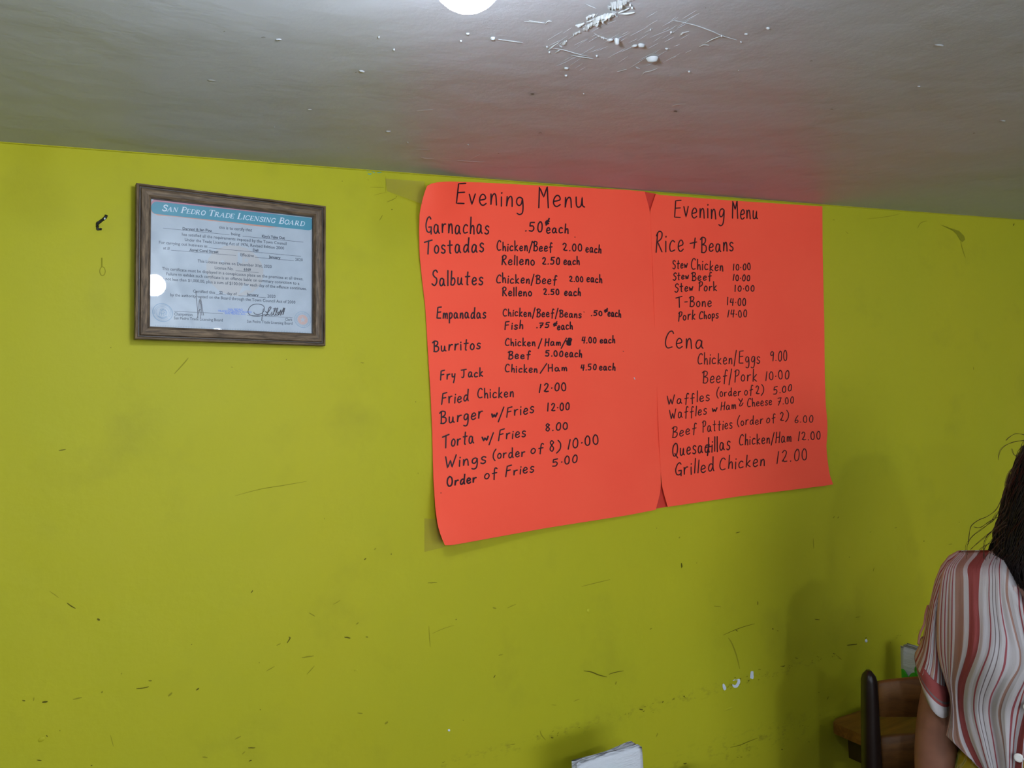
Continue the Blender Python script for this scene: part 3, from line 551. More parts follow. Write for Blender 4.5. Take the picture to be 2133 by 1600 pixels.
# ---------------------------------------------------------------- handwriting
G = {
'a': '38,46 28,54 12,50 3,25 10,4 24,3 36,20 41,50 41,50 42,15 52,2', 'b': '5,100 4,2 4,2 4,30 18,52 36,45 40,22 26,3 5,5',
'c': '40,46 25,54 8,42 3,20 14,3 42,8', 'd': '40,42 25,52 8,40 3,18 12,3 28,8 42,35 42,35 44,100 44,100 43,25 50,2',
'e': '5,25 38,32 36,48 22,54 8,42 3,20 12,4 26,1 42,10', 'f': '44,90 35,99 25,90 22,50 20,-12|5,48 42,52',
'g': '40,46 25,54 8,45 4,22 16,8 32,18 40,48 40,48 42,5 36,-32 18,-42 4,-36', 'h': '5,100 4,0 4,0 8,32 22,50 34,42 38,0',
'i': '5,52 5,0|6,72 7,76', 'k': '5,100 4,0|36,54 6,24 6,24 40,0', 'l': '5,100 4,0',
'm': '4,52 4,0 4,0 8,38 18,52 27,40 28,0 28,0 34,40 44,52 53,40 55,0', 'n': '4,52 4,0 4,0 10,38 24,54 34,42 38,0',
'o': '22,54 6,42 3,18 16,2 34,8 40,32 30,50 18,54', 'p': '4,52 4,-42 4,-42 4,35 18,54 36,44 36,20 20,4 6,10',
'r': '4,52 5,0 5,0 8,34 20,50 36,52', 's': '36,48 20,55 6,44 14,30 32,22 34,8 18,-1 2,6', 't': '22,92 20,10 28,0|2,58 42,60',
'u': '4,52 5,12 16,1 32,12 38,52 38,52 39,12 50,2', 'v': '2,52 18,0 18,0 38,54', 'w': '2,50 12,4 12,4 24,38 24,38 36,4 36,4 50,54',
'y': '4,52 8,22 22,18 36,30 40,54 40,54 36,0 26,-42',
'B': '12,95 8,2|-4,86 15,100 45,92 42,66 14,52 14,52 48,44 52,16 32,0 4,3', 'C': '55,85 45,98 25,92 8,60 6,25 22,3 52,8',
'E': '55,100 12,97 12,97 4,3 4,3 50,3|8,54 50,57', 'F': '55,100 14,95 14,95 5,0|9,53 46,57', 'G': '50,86 38,99 18,88 4,50 12,14 34,4 52,16 54,38 54,38 30,36|54,38 54,-6',
'H': '7,98 3,0|50,100 47,0|4,48 48,52', 'J': '2,94 65,100|36,98 34,25 22,4 8,8', 'M': '2,0 10,98 10,98 32,50 32,50 54,100 54,100 56,0',
'O': '30,100 8,80 3,35 20,2 48,10 58,50 48,88 26,99', 'P': '12,94 6,0|0,85 18,100 44,94 44,68 28,52 10,50', 'Q': '34,98 10,80 4,40 20,5 48,14 58,55 46,92 24,94|30,22 64,-12',
'R': '8,94 5,0|0,80 18,100 42,92 40,66 12,50 12,50 50,0', 'S': '48,86 34,100 12,92 8,72 22,56 42,44 44,18 24,-2 0,10', 'T': '0,86 70,100|38,96 36,0', 'W': '0,95 20,0 20,0 38,62 38,62 52,2 52,2 78,100',
'0': '20,98 5,75 4,28 18,2 36,15 38,65 28,95 16,98', '1': '12,100 4,0', '2': '6,80 20,98 38,82 30,45 8,8 18,16 24,4 46,6', '4': '14,98 3,42 3,42 44,46|40,98 34,0',
'5': '46,98 12,96 12,96 8,58 8,58 32,60 42,32 28,4 3,8', '6': '30,98 10,55 5,20 20,2 36,18 28,40 8,30', '7': '2,92 44,97 44,97 14,0|12,48 38,52',
'8': '36,84 20,98 8,80 20,56 36,30 24,2 6,20 16,50 36,80', '9': '40,80 24,98 6,80 12,58 34,64 40,88 40,88 36,0',
'.': '4,4 6,7', '\u00b7': '4,38 6,42', '/': '34,108 0,-22', '(': '30,112 8,70 8,20 30,-14', ')': '4,115 28,80 28,25 2,-14', '-': '2,42 32,44',
'+': '0,46 48,58|36,92 30,5', '\u00a2': '60,100 20,0|62,58 30,66 10,38 26,16 56,26|40,60 30,30', '*': '0,60 40,55 5,40 42,30 5,20 40,5 15,90 45,80 20,0 35,70 10,50', 'X': '5,95 28,45 28,45 45,90|28,45 10,0 30,-5 50,30'}
def glyph_w(g):
    xs = [float(p.split(',')[0]) for st in g.split('|') for p in st.split()]; return max(xs)
def write(bm, text, p0, p1, cap, width, mapf, seed=0, gap=25, up=(0, -1)):
    """hand-print a word between two baseline points"""
    r_ = random.Random(seed); x = 0; lay = []
    for ch in text:
        if ch == ' ': x += 42; continue
        lay.append((ch, x)); x += glyph_w(G[ch]) + gap
    tot = max(x - gap, 1); dx, dy = p1[0] - p0[0], p1[1] - p0[1]
    for ch, ox in lay:
        jy = r_.uniform(-.035, .035) * cap; js = r_.uniform(.90, 1.08); sl = r_.uniform(-.05, .09)
        for st in G[ch].split('|'):
            pts = []
            for p in st.split():
                gx, gy = map(float, p.split(',')); X = ox + gx * 1 + gy * sl; k = X / tot; h = gy * js / 100 * cap
                pts.append((p0[0] + dx * k + up[0] * h, p0[1] + dy * k + up[1] * h + jy, 0))
            ribbon(bm, crom(pts, 4), width * .84, mapf)
def on_left(px, py): return on_wall(px, py, off_left(px, py) + .0006)
def on_right(px, py): return on_wall(px, py, off_right(px, py) + .0006)
b6, b7, b8 = block(870, 370, 4.848), block(870, 630, 4.848), block(870, 880, 4.848)
r1, r2 = block(1290, 370, 4.637), block(1290, 680, 4.0)
W = 3.3
left_lines = [
 (b6, [('Evening', 385, 270, 1065, 292, 200, W), ('Menu', 1220, 298, 1685, 300, 200, W)]),
 (b6, [('Garnachas', 80, 562, 715, 572, 165, 3.4), ('.50', 1087, 545, 1253, 548, 102, W), ('\u00a2', 1285, 478, 1325, 478, 62, 4), ('each', 1300, 560, 1518, 562, 100, W)]),
 (b6, [('Tostadas', 65, 775, 665, 752, 150, 3.6), ('Chicken/Beef', 800, 738, 1360, 745, 95, 3), ('2.00', 1465, 738, 1655, 742, 80, 3), ('each', 1697, 752, 1850, 765, 88, 3)]),
 (b6, [('Relleno', 848, 880, 1178, 885, 95, 3.2), ('2.50', 1255, 878, 1430, 878, 70, 3.2), ('each', 1475, 880, 1632, 882, 84, 3.2)]),
 (b6, [('Salbutes', 145, 1092, 655, 1080, 148, 3.6), ('Chicken/Beef', 793, 1062, 1400, 1075, 92, 3), ('2.00', 1530, 1050, 1668, 1055, 55, 3), ('each', 1707, 1052, 1860, 1065, 80, 3)]),
 (b6, [('Relleno', 857, 1195, 1150, 1195, 85, 3.2), ('2.50', 1268, 1182, 1425, 1185, 60, 3.2), ('each', 1482, 1188, 1642, 1195, 78, 3.2)]),
 (b7, [('Empanadas', 192, 165, 685, 158, 112, 3.4), ('Chicken/Beef/Beans', 862, 136, 1650, 155, 78, 2.9), ('.50', 1752, 135, 1860, 135, 50, 3), ('\u00a2', 1882, 100, 1918, 100, 38, 3.2), ('each', 1920, 140, 2050, 153, 74, 3)]),
 (b7, [('Fish', 878, 272, 1060, 267, 85, 3.1), ('.75', 1200, 258, 1325, 255, 55, 3.1), ('\u00a2', 1365, 242, 1405, 242, 50, 3.2), ('each', 1410, 278, 1562, 271, 78, 3.1)]),
 (b7, [('Burritos', 160, 498, 630, 470, 112, 3.4), ('Chicken', 883, 440, 1185, 438, 80, 3), ('/', 1218, 450, 1255, 450, 80, 3), ('Ham', 1285, 440, 1440, 434, 72, 3), ('/', 1452, 446, 1494, 446, 78, 3), ('*', 1500, 434, 1548, 430, 68, 4.4), ('4.00', 1655, 412, 1800, 410, 58, 3), ('each', 1842, 410, 1990, 412, 73, 3)]),
 (b7, [('Beef', 915, 572, 1135, 567, 80, 3.2), ('5.00', 1290, 545, 1462, 547, 60, 3.2), ('each', 1490, 552, 1655, 555, 80, 3.2)]),
 (b7, [('Fry', 228, 785, 375, 768, 100, 3.3), ('Jack', 440, 762, 655, 748, 92, 3.3), ('Chicken', 883, 705, 1205, 710, 78, 3), ('/', 1240, 700, 1292, 700, 76, 3), ('Ham', 1318, 698, 1505, 692, 72, 3), ('4.50', 1647, 685, 1800, 682, 58, 3), ('each', 1835, 685, 1992, 690, 76, 3)]),
 (b7, [('Fried', 238, 1030, 510, 997, 122, 3.3), ('Chicken', 605, 970, 965, 955, 102, 3), ('12\u00b700', 1225, 912, 1495, 890, 88, 3.1)]),
 (b7, [('Burger', 230, 1228, 650, 1170, 125, 3.4), ('w', 745, 1162, 800, 1155, 78, 4.4), ('/', 815, 1180, 868, 1180, 108, 3.2), ('Fries', 895, 1158, 1170, 1115, 105, 3.1), ('12\u00b700', 1310, 1100, 1527, 1085, 75, 3.1)]),
 (b8, [('Torta', 250, 257, 565, 212, 130, 3.4), ('w', 652, 192, 715, 185, 78, 4), ('/', 722, 205, 760, 205, 100, 3.2), ('Fries', 812, 187, 1088, 140, 102, 3.1), ('8.00', 1290, 92, 1510, 68, 75, 3.2)]),
 (b8, [('Wings', 275, 465, 685, 408, 122, 3.4), ('(order', 755, 372, 1080, 345, 98, 3.1), ('of', 1140, 318, 1265, 303, 100, 3), ('8)', 1330, 295, 1435, 292, 110, 3), ('10\u00b700', 1515, 272, 1822, 218, 98, 3.1)]),
 (b8, [('Order', 298, 652, 590, 603, 100, 3.9), ('of', 672, 577, 800, 562, 98, 3.1), ('Fries', 885, 547, 1170, 500, 100, 3.1), ('5\u00b700', 1360, 447, 1605, 402, 78, 3.1)]),
]
right_lines = [
 (r1, [('Evening', 530, 382, 1010, 400, 178, 2.9), ('Menu', 1092, 393, 1335, 403, 165, 2.9)]),
 (r1, [('Rice', 350, 728, 618, 705, 198, 3), ('+', 683, 690, 745, 690, 115, 3), ('Beans', 790, 722, 1100, 708, 150, 2.9)]),
 (r1, [('Stew', 517, 882, 655, 872, 82, 2.6), ('Chicken', 695, 888, 1000, 902, 102, 2.6), ('10\u00b700', 1100, 893, 1265, 893, 62, 2.5)]),
 (r1, [('Stew', 520, 990, 668, 980, 76, 2.7), ('Beef', 702, 998, 890, 990, 82, 2.6), ('10\u00b700', 1098, 993, 1257, 1000, 58, 2.5)]),
 (r1, [('Stew', 537, 1108, 710, 1093, 82, 2.7), ('Pork', 768, 1095, 940, 1093, 88, 2.6), ('10\u00b700', 1115, 1100, 1300, 1097, 58, 2.6)]),
 (r1, [('T-Bone', 550, 1252, 888, 1243, 98, 2.6), ('14\u00b700', 1042, 1230, 1218, 1240, 72, 2.5)]),
 (r1, [('Pork', 570, 1387, 730, 1366, 98, 2.6), ('Chops', 770, 1370, 955, 1355, 78, 2.6), ('14\u00b700', 1045, 1348, 1228, 1348, 72, 2.4)]),
 (r2, [('Cena', 375, 188, 697, 183, 145, 2.9)]),
 (r2, [('Chicken/Eggs', 652, 318, 1170, 305, 98, 2.4), ('9.00', 1255, 292, 1395, 288, 88, 2.3)]),
 (r2, [('Beef/Pork', 695, 474, 1143, 455, 100, 2.4), ('10\u00b700', 1218, 450, 1410, 438, 75, 2.3)]),
 (r2, [('Waffles', 400, 655, 750, 618, 85, 2.5), ('(order', 808, 588, 1010, 578, 74, 2.2), ('of', 1043, 577, 1110, 567, 74, 2.2), ('2)', 1135, 567, 1200, 563, 68, 2.3), ('5.00', 1283, 570, 1432, 538, 60, 2.3)]),
 (r2, [('Waffles', 420, 776, 725, 733, 86, 2.4), ('w', 772, 716, 812, 712, 60, 3), ('Ham', 845, 698, 970, 688, 72, 2.3), ('X', 993, 662, 1032, 658, 60, 2.3), ('Cheese', 1065, 670, 1270, 655, 74, 2.2), ('7.00', 1317, 657, 1450, 638, 60, 2.2)]),
 (r2, [('Beef', 440, 927, 640, 888, 92, 2.4), ('Patties', 695, 882, 940, 850, 88, 2.3), ('(order', 980, 830, 1195, 812, 75, 2.1), ('of', 1225, 810, 1300, 795, 72, 2.1), ('2)', 1337, 790, 1405, 785, 74, 2.2), ('6.00', 1460, 803, 1610, 800, 64, 2.1)]),
 (r2, [('Quesadillas', 440, 1085, 920, 1028, 120, 2.9), ('Chicken/Ham', 998, 992, 1430, 963, 88, 2.4), ('12.00', 1490, 955, 1672, 940, 70, 2.3)]),
 (r2, [('Grilled', 465, 1248, 788, 1203, 115, 2.8), ('Chicken', 835, 1197, 1208, 1160, 108, 2.6), ('12.00', 1310, 1142, 1560, 1112, 98, 2.4)]),
]
k = 0
for parent, mapf, lines, inkm in ((pl, on_left, left_lines, M['ink']), (pr, on_right, right_lines, M['ink_thin'])):
    for bl, rows in lines:
        sc = bl(1, 0)[0] - bl(0, 0)[0]
        for (tx, x0, y0, x1, y1, cap, wd) in rows:
            k += 1; bm = BM(); write(bm, tx, bl(x0, y0), bl(x1, y1), cap * sc, wd, mapf, seed=k); obj('written_word', bm, inkm, parent)
bm = BM(); ribbon(bm, [r2(735, 1075), r2(748, 985)], 2.8, on_right); ribbon(bm, [r2(715, 1010), r2(765, 1000)], 2.4, on_right); obj('pen_correction', bm, M['ink'], pr)
for x, y, a in ((918, 1027, 1.2), (1197, 494, 1.2), (1216, 650, 1), (1298, 732, 1)): bm = BM(); ribbon(bm, [(x, y), (x + a, y)], 1.4, on_left); obj('ink_speck', bm, M['ink'], pl)
bm = BM()
for x, y in ((1321, 787), (1322, 789)): ribbon(bm, [(x, y), (x + .5, y + 1)], 1.6, on_left)
obj('paper_nick', bm, M['chip'], pl)

# ================================================================ FRAMED CERTIFICATE
CC = Vector((.2582, -.020, 1.857)); yw, pt, rl, FWD, FHT = -.0435, 0.0, .0575, .3212, .2593
rx = Vector((math.cos(yw), -math.sin(yw), 0)); nn = Vector((-math.sin(yw), -math.cos(yw), 0)); ux = U0
r3 = rx * math.cos(rl) - ux * math.sin(rl); u3 = ux * math.cos(rl) + rx * math.sin(rl)
CM = Matrix(((r3.x, u3.x, nn.x, CC.x), (r3.y, u3.y, nn.y, CC.y), (r3.z, u3.z, nn.z, CC.z), (0, 0, 0, 1)))
cert = bpy.data.objects.new('framed_certificate', None); link(cert); cert.empty_display_size = .05; cert.matrix_world = CM
tag(cert, 'trade licence certificate in a brown wood-look frame on the lime wall', 'framed certificate')
CMI = CM.inverted()
W2, H2, RW = FWD / 2, FHT / 2, .0235
prof = [(0, -.012), (0, .004), (.03, .0065), (.16, .0075), (.22, .0035), (.28, .0035), (.36, .0075), (.55, .0085), (.8, .0075), (.93, .004), (.97, .0005), (1.0, .0005), (1.0, -.004)]
def rail(a, b, ia, ib):
    """one mitred moulding between outer corners a,b and inner corners ia,ib (local 2D)"""
    bm = BM(); uvl = bm.loops.layers.uv.new('UVMap'); rows = []
    for t_, h in prof:
        rows.append([(bm.verts.new((p[0] + (q[0] - p[0]) * t_, p[1] + (q[1] - p[1]) * t_, h))) for p, q in ((a, ia), (b, ib))])
    L = math.dist(a, b); off = random.uniform(0, 5)
    for j, (r_, s_) in enumerate(zip(rows, rows[1:])):
        f = bm.faces.new((r_[0], r_[1], s_[1], s_[0])); v0, v1 = prof[j][0] * RW, prof[j + 1][0] * RW
        for lp, uv in zip(f.loops, ((off, v0), (off + L, v0), (off + L, v1), (off, v1))): lp[uvl].uv = (uv[0], uv[1] + off)
        f.material_index = 1 if (prof[j][0] in (.22,) or prof[j][0] >= .97) else 0
    obj('frame_rail', bm, [M['frame'], M['frame_dark']], cert)
oc = [(-W2, H2), (W2, H2), (W2, -H2), (-W2, -H2)]; RV = .0225
ic = [(-W2 + RW, H2 - RV), (W2 - RW, H2 - RV), (W2 - RW, -H2 + RV), (-W2 + RW, -H2 + RV)]
for k in range(4): rail(oc[k], oc[(k + 1) % 4], ic[k], ic[(k + 1) % 4])
bm = BM(); box(bm, -W2 + .004, -H2 + .004, -.012, W2 - .004, H2 - .004, -.0055); obj('backing_board', bm, M['frame_dark'], cert)
bm = BM(); box(bm, -W2 + .012, -H2 + .012, -.0054, W2 - .012, H2 - .012, -.0045); paper = obj('certificate_paper', bm, M['paper'], cert)
bm = BM(); box(bm, -W2 + .014, -H2 + .014, -.0022, W2 - .014, H2 - .014, -.0010); obj('glass_pane', bm, M['glass'], cert)
PC, PN = CM @ Vector((0, 0, -.0045)), nn
z1 = block(270, 370, 4.4452)
def cpt(X, Y, lift=0):
    p = CMI @ on_plane(*z1(X, Y), PC, PN); return Vector((p.x, p.y, -.0045 + lift))
def cmap(lift): return lambda X, Y: cpt(X, Y, lift)
def part(name, bm, m): return obj(name, bm, m, paper)
# banner
def band_poly(x0, y0t, y0b, x1, y1t, y1b, r0, r1, n=8):
    out = []
    for k in range(n + 1):
        a = math.pi / 2 + math.pi * k / n; cy_ = (y0t + y0b) / 2; h = (y0b - y0t) / 2
        out.append((x0 + r0 + r0 * math.cos(a), cy_ - h * math.sin(a)))
    for k in range(n + 1):
        a = -math.pi / 2 + math.pi * k / n; cy_ = (y1t + y1b) / 2; h = (y1b - y1t) / 2
        out.append((x1 - r1 + r1 * math.cos(a), cy_ - h * math.sin(a)))
    return out
bm = BM(); poly(bm, [(188, 290), (196, 240), (215, 208), (245, 198), (700, 252), (1100, 302), (1330, 333), (1440, 352), (1330, 352), (240, 240), (215, 300)], cmap(.0001)); part('pink_brush_edge', bm, M['pinkp'])
bm = BM(); poly(bm, [(188, 280), (230, 300), (1400, 440), (1500, 455), (1300, 462), (1130, 445), (1000, 425), (750, 400), (430, 362), (260, 350), (215, 330), (192, 300)], cmap(.00012)); part('orange_brush_edge', bm, M['orange'])
bm = BM(); poly(bm, band_poly(198, 222, 338, 1712, 372, 488, 50, 55), cmap(.0002)); part('teal_banner', bm, M['teal'])
# serif capitals: strokes with their own weights
SER = {
'S': [('56,74 50,92 32,99 14,88 16,66 36,51 54,36 55,14 38,1 18,4 8,26', 12), ('56,74 58,96', 5), ('8,28 6,2', 5)],
'A': [('38,98 6,2', 6), ('38,98 66,2', 15), ('20,34 54,34', 6), ('-4,2 18,2', 5), ('52,2 80,2', 5)],
'N': [('12,2 12,98', 6), ('12,98 64,2', 15), ('64,2 64,98', 6), ('0,2 24,2', 5), ('0,98 16,98', 5), ('52,98 76,98', 5)],
'P': [('16,2 16,98', 15), ('16,96 45,95 58,74 45,52 16,50', 9), ('2,2 32,2', 5), ('2,98 20,98', 5)],
'E': [('16,2 16,98', 15), ('4,97 58,97', 6), ('16,50 48,50', 6), ('4,3 62,3', 6), ('57,97 57,78', 5), ('61,3 62,24', 5), ('47,60 47,40', 4)],
'D': [('16,2 16,98', 15), ('4,96 46,95 68,72 68,28 46,5 4,3', 9)],
'R': [('16,2 16,98', 15), ('4,96 45,95 56,74 45,52 16,50', 9), ('34,50 66,3', 14), ('2,2 32,2', 5), ('56,2 78,2', 5)],
'O': [('38,98 14,82 8,50 14,18 38,2 62,18 68,50 62,82 38,98', 12)],
'T': [('36,2 36,98', 15), ('4,97 68,97', 6), ('5,97 4,76', 5), ('67,97 68,76', 5), ('22,2 50,2', 5)],
'L': [('16,2 16,98', 15), ('4,98 30,98', 5), ('4,3 58,3', 6), ('58,3 61,26', 5)],
'I': [('16,2 16,98', 15), ('4,98 28,98', 5), ('4,2 28,2', 5)],
'C': [('64,76 52,94 34,98 14,82 8,50 16,16 38,2 54,6 66,26', 11), ('64,74 65,98', 5)],
'G': [('64,76 52,94 34,98 14,82 8,50 16,16 38,2 56,6 60,14', 11), ('60,4 60,42', 13), ('48,42 74,42', 5), ('64,74 65,98', 5)],
'B': [('16,2 16,98', 15), ('4,96 42,95 52,76 42,54 16,52', 9), ('16,52 48,50 60,28 46,5 4,3', 10)]}
def serif_line(bm, text, p0, p1, cap, mapf):
    lay = []; x = 0
    for w_ in text.split():
        for i, ch in enumerate(w_):
            k = 1 if i == 0 else .76
            wd = max(float(q.split(',')[0]) for s_, _ in SER[ch] for q in s_.split()); lay.append((ch, x, k)); x += (wd + 9) * k
        x += 34
    tot = x - 40; dx, dy = p1[0] - p0[0], p1[1] - p0[1]; uu = 1 / tot
    for ch, ox, k in lay:
        for s_, wd in SER[ch]:
            pts = []
            for q in s_.split():
                a, b = map(float, q.split(',')); X = (ox + a * k + b * k * .22) * uu
                pts.append((p0[0] + dx * X, p0[1] + dy * X - b * k / 100 * cap, 0))
            ribbon(bm, crom(pts, 4) if len(pts) > 3 else pts, wd * 1.3 * k / 100 * cap, mapf, caps=False)
bm = BM(); serif_line(bm, 'SAN PEDRO TRADE LICENSING BOARD', (296, 306), (1612, 450), 56, cmap(.0004)); part('banner_title', bm, M['print_white'])
# printed text with the built-in font
def text_mesh(bm, s, p0, p1, mapf, size=None, bold=0):
    cu = bpy.data.curves.new('t', 'FONT'); cu.body = s; cu.size = 1; cu.resolution_u = 2; cu.offset = bold
    o = bpy.data.objects.new('t', cu); me = o.to_mesh()
    xs = [v.co.x for v in me.vertices]; x0, x1 = min(xs), max(xs); dx, dy = p1[0] - p0[0], p1[1] - p0[1]
    L = math.hypot(dx, dy); sc = size if size else L / (x1 - x0)
    vs = []
    for v in me.vertices:
        k = (v.co.x - x0) / (x1 - x0); vs.append(bm.verts.new(mapf(p0[0] + dx * k, p0[1] + dy * k - v.co.y * sc)))
    for f in me.polygons:
        try: bm.faces.new([vs[i] for i in f.vertices])
        except ValueError: pass
    o.to_mesh_clear(); bpy.data.objects.remove(o); bpy.data.curves.remove(cu)
TX = [
 ('this is to certify that', 828, 473, 1133, 500, 40), ('being', 940, 533, 1023, 540, 40),
 ('has satisfied all the requirements imposed by the Town Council', 485, 537, 1452, 625, 40), ('Under the Trade Licensing Act of 1976, Revised Edition 2000', 510, 587, 1430, 667, 40),
 ('For carrying out business as', 272, 612, 720, 648, 40), ('at #', 310, 664, 372, 668, 40), ('Effective', 1027, 727, 1150, 737, 40), ('2020', 1533, 771, 1603, 776, 40),
 ('This License expires on December 31st, 2020', 630, 785, 1315, 838, 40), ('License No.', 788, 847, 962, 858, 40),
 ('This certificate must be displayed in a conspicuous place on the premises at all times.', 300, 855, 1607, 952, 40), ('Failure to exhibit such certificate is an offence liable on summary conviction to a', 340, 903, 1572, 993, 40),
 ('fine not less than $1,000.00, plus a sum of $100.00 for each day of the offence continues.', 265, 945, 1638, 1042, 40),
 ('Certified this', 587, 1064, 790, 1077, 40), ('day of', 900, 1086, 992, 1091, 40), ('2020', 1275, 1110, 1350, 1114, 40),
 ('by the authority vested on the Board through the Town Council Act of 2000', 377, 1098, 1535, 1168, 40),
 ('Chairperson', 413, 1276, 582, 1283, 40), ('San Pedro Trade Licensing Board', 410, 1312, 862, 1333, 38), ('Clerk', 1440, 1325, 1507, 1328, 38), ('San Pedro Trade Licensing Board', 1087, 1343, 1507, 1363, 38)]
for s, x0, y0, x1, y1, z in TX: bm = BM(); text_mesh(bm, s, (x0, y0), (x1, y1), cmap(.0003), z * .98, .010); part('printed_line', bm, M['print_grey'])
for s, x0, y0, x1, y1 in (('Daryani & Ian Pou', 490, 484, 758, 502), ("Kiry's Take Out", 1225, 554, 1437, 572), ('Deli', 1142, 682, 1192, 686), ('Angel Coral Street', 553, 680, 823, 700), ('January', 1288, 744, 1397, 755), ('6169', 1057, 861, 1122, 866), ('22', 830, 1076, 862, 1078), ('January', 1083, 1091, 1195, 1100)):
    bm = BM(); text_mesh(bm, s, (x0, y0), (x1, y1), cmap(.0003), 35, .034); part('typed_entry', bm, M['print_dark'])
bm = BM()
for a in ((310, 468, 925, 530), (1045, 543, 1608, 598), (730, 650, 1587, 730), (383, 672, 985, 722), (1158, 738, 1523, 770), (980, 862, 1195, 880), (797, 1081, 892, 1088), (1008, 1093, 1265, 1112), (413, 1238, 862, 1260), (1087, 1273, 1507, 1297)):
    ribbon(bm, [a[:2], a[2:]], 3.2, cmap(.00025), caps=False)
part('ruled_line', bm, M['print_grey'])
bm = BM()
for s, x0, y0, x1, y1 in (('SAN PEDRO', 908, 1229, 1047, 1232), ('TRADE LICENSING BOARD', 818, 1244, 1130, 1254), ('SAN PEDRO, A.C.', 880, 1264, 1075, 1272)):
    text_mesh(bm, s, (x0, y0), (x1, y1), cmap(.00035), 25, .03)
part('blue_stamp', bm, M['print_blue'])
# faint watermark seal behind the text
bm = BM(); cxw, cyw = 975, 862
poly(bm, [(cxw + 262 * math.cos(k * math.pi / 24) * (1 + .02 * (k % 2)), cyw + 232 * math.sin(k * math.pi / 24) * (1 + .02 * (k % 2)) + 22 * math.cos(k * math.pi / 24)) for k in range(48)], cmap(.00005)); part('seal_watermark', bm, M['water'])
bm = BM()
poly(bm, [(1000, 690), (1040, 700), (1045, 790), (1000, 800)], cmap(.00008)); part('watermark_ray', bm, M['paper']); bm = BM(); poly(bm, [(1010, 1080), (1050, 1000), (1100, 990), (1130, 1050), (1080, 1040)], cmap(.00008)); part('watermark_ray', bm, M['paper'])
for (sx, sy, sr) in ((1080, 765, 26), (1075, 995, 22), (860, 780, 26)):
    bm = BM(); poly(bm, [(sx + (sr if k % 2 == 0 else sr * .42) * math.sin(k * math.pi / 5), sy - (sr if k % 2 == 0 else sr * .42) * math.cos(k * math.pi / 5)) for k in range(10)], cmap(.00009)); part('watermark_star', bm, M['paper'])
# seals
def circ(cx_, cy_, rx_, ry_, n=36, sh=.09): return [(cx_ + rx_ * math.cos(2 * math.pi * k / n), cy_ + ry_ * math.sin(2 * math.pi * k / n) + rx_ * math.cos(2 * math.pi * k / n) * sh) for k in range(n + 1)]
bm = BM()
for r_, wd in ((1, 4), (.95, 1.8), (.66, 2.5)): ribbon(bm, circ(305, 1250, 93 * r_, 84 * r_), wd, cmap(.0002), caps=False)
for k in range(34):
    a = math.pi * (.95 + 1.25 * k / 34); ribbon(bm, [(305 + 72 * math.cos(a), 1250 + 66 * math.sin(a)), (305 + 82 * math.cos(a + .03), 1250 + 75 * math.sin(a + .03))], 3, cmap(.0002), caps=False)
for k in range(10):
    a = math.pi * (.3 + .4 * k / 10); ribbon(bm, [(305 + 72 * math.cos(a), 1250 + 66 * math.sin(a)), (305 + 80 * math.cos(a), 1250 + 74 * math.sin(a))], 2.5, cmap(.0002), caps=False)
for s in ('285,1215 280,1245 275,1275', '300,1205 298,1240 296,1278', '315,1212 318,1245 314,1280', '330,1222 338,1250 325,1278', '288,1222 300,1232 310,1220', '282,1250 300,1262 330,1248', '262,1282 300,1292 345,1286', '268,1290 300,1300 340,1294', '300,1218 325,1228 345,1248 340,1275'):
    ribbon(bm, crom([(*map(float, q.split(',')), 0) for q in s.split()]), 4, cmap(.0002))
part('blue_seal', bm, M['seal_blue'])
bm = BM()
for r_, wd in ((1, 3), (.72, 2)): ribbon(bm, circ(1602, 1315, 75 * r_, 74 * r_), wd, cmap(.0002), caps=False)
for k in range(44):
    a = 2 * math.pi * k / 44; ribbon(bm, [(1602 + 60 * math.cos(a), 1315 + 59 * math.sin(a)), (1602 + 68 * math.cos(a), 1315 + 67 * math.sin(a))], 2.4, cmap(.0002), caps=False)
part('seal_ring', bm, M['seal_blue'])
bm = BM(); poly(bm, circ(1602, 1316, 47, 46)[:-1], cmap(.00025)); part('orange_seal', bm, M['seal_orange'])
bm = BM(); poly(bm, [(1603 + (30 if k % 2 == 0 else 12) * math.sin(k * math.pi / 5), 1316 - (30 if k % 2 == 0 else 12) * math.cos(k * math.pi / 5)) for k in range(10)], cmap(.00035)); part('seal_star', bm, M['paper'])
# dashed border
bm = BM()
for k in range(70):
    t_ = k / 69; ribbon(bm, [(1706, 500 + 920 * t_), (1716, 501 + 920 * t_)], 4, cmap(.0002), caps=False)
    t_ = k / 69; ribbon(bm, [(186, 385 + 965 * t_), (191, 385 + 965 * t_)], 4, cmap(.0002), caps=False)
for k in range(95):
    t_ = k / 94; ribbon(bm, [(240 + 1420 * t_, 1364 + 66 * t_), (242 + 1420 * t_, 1376 + 66 * t_)], 5, cmap(.0002), caps=False)
part('dashed_border', bm, M['dots'])
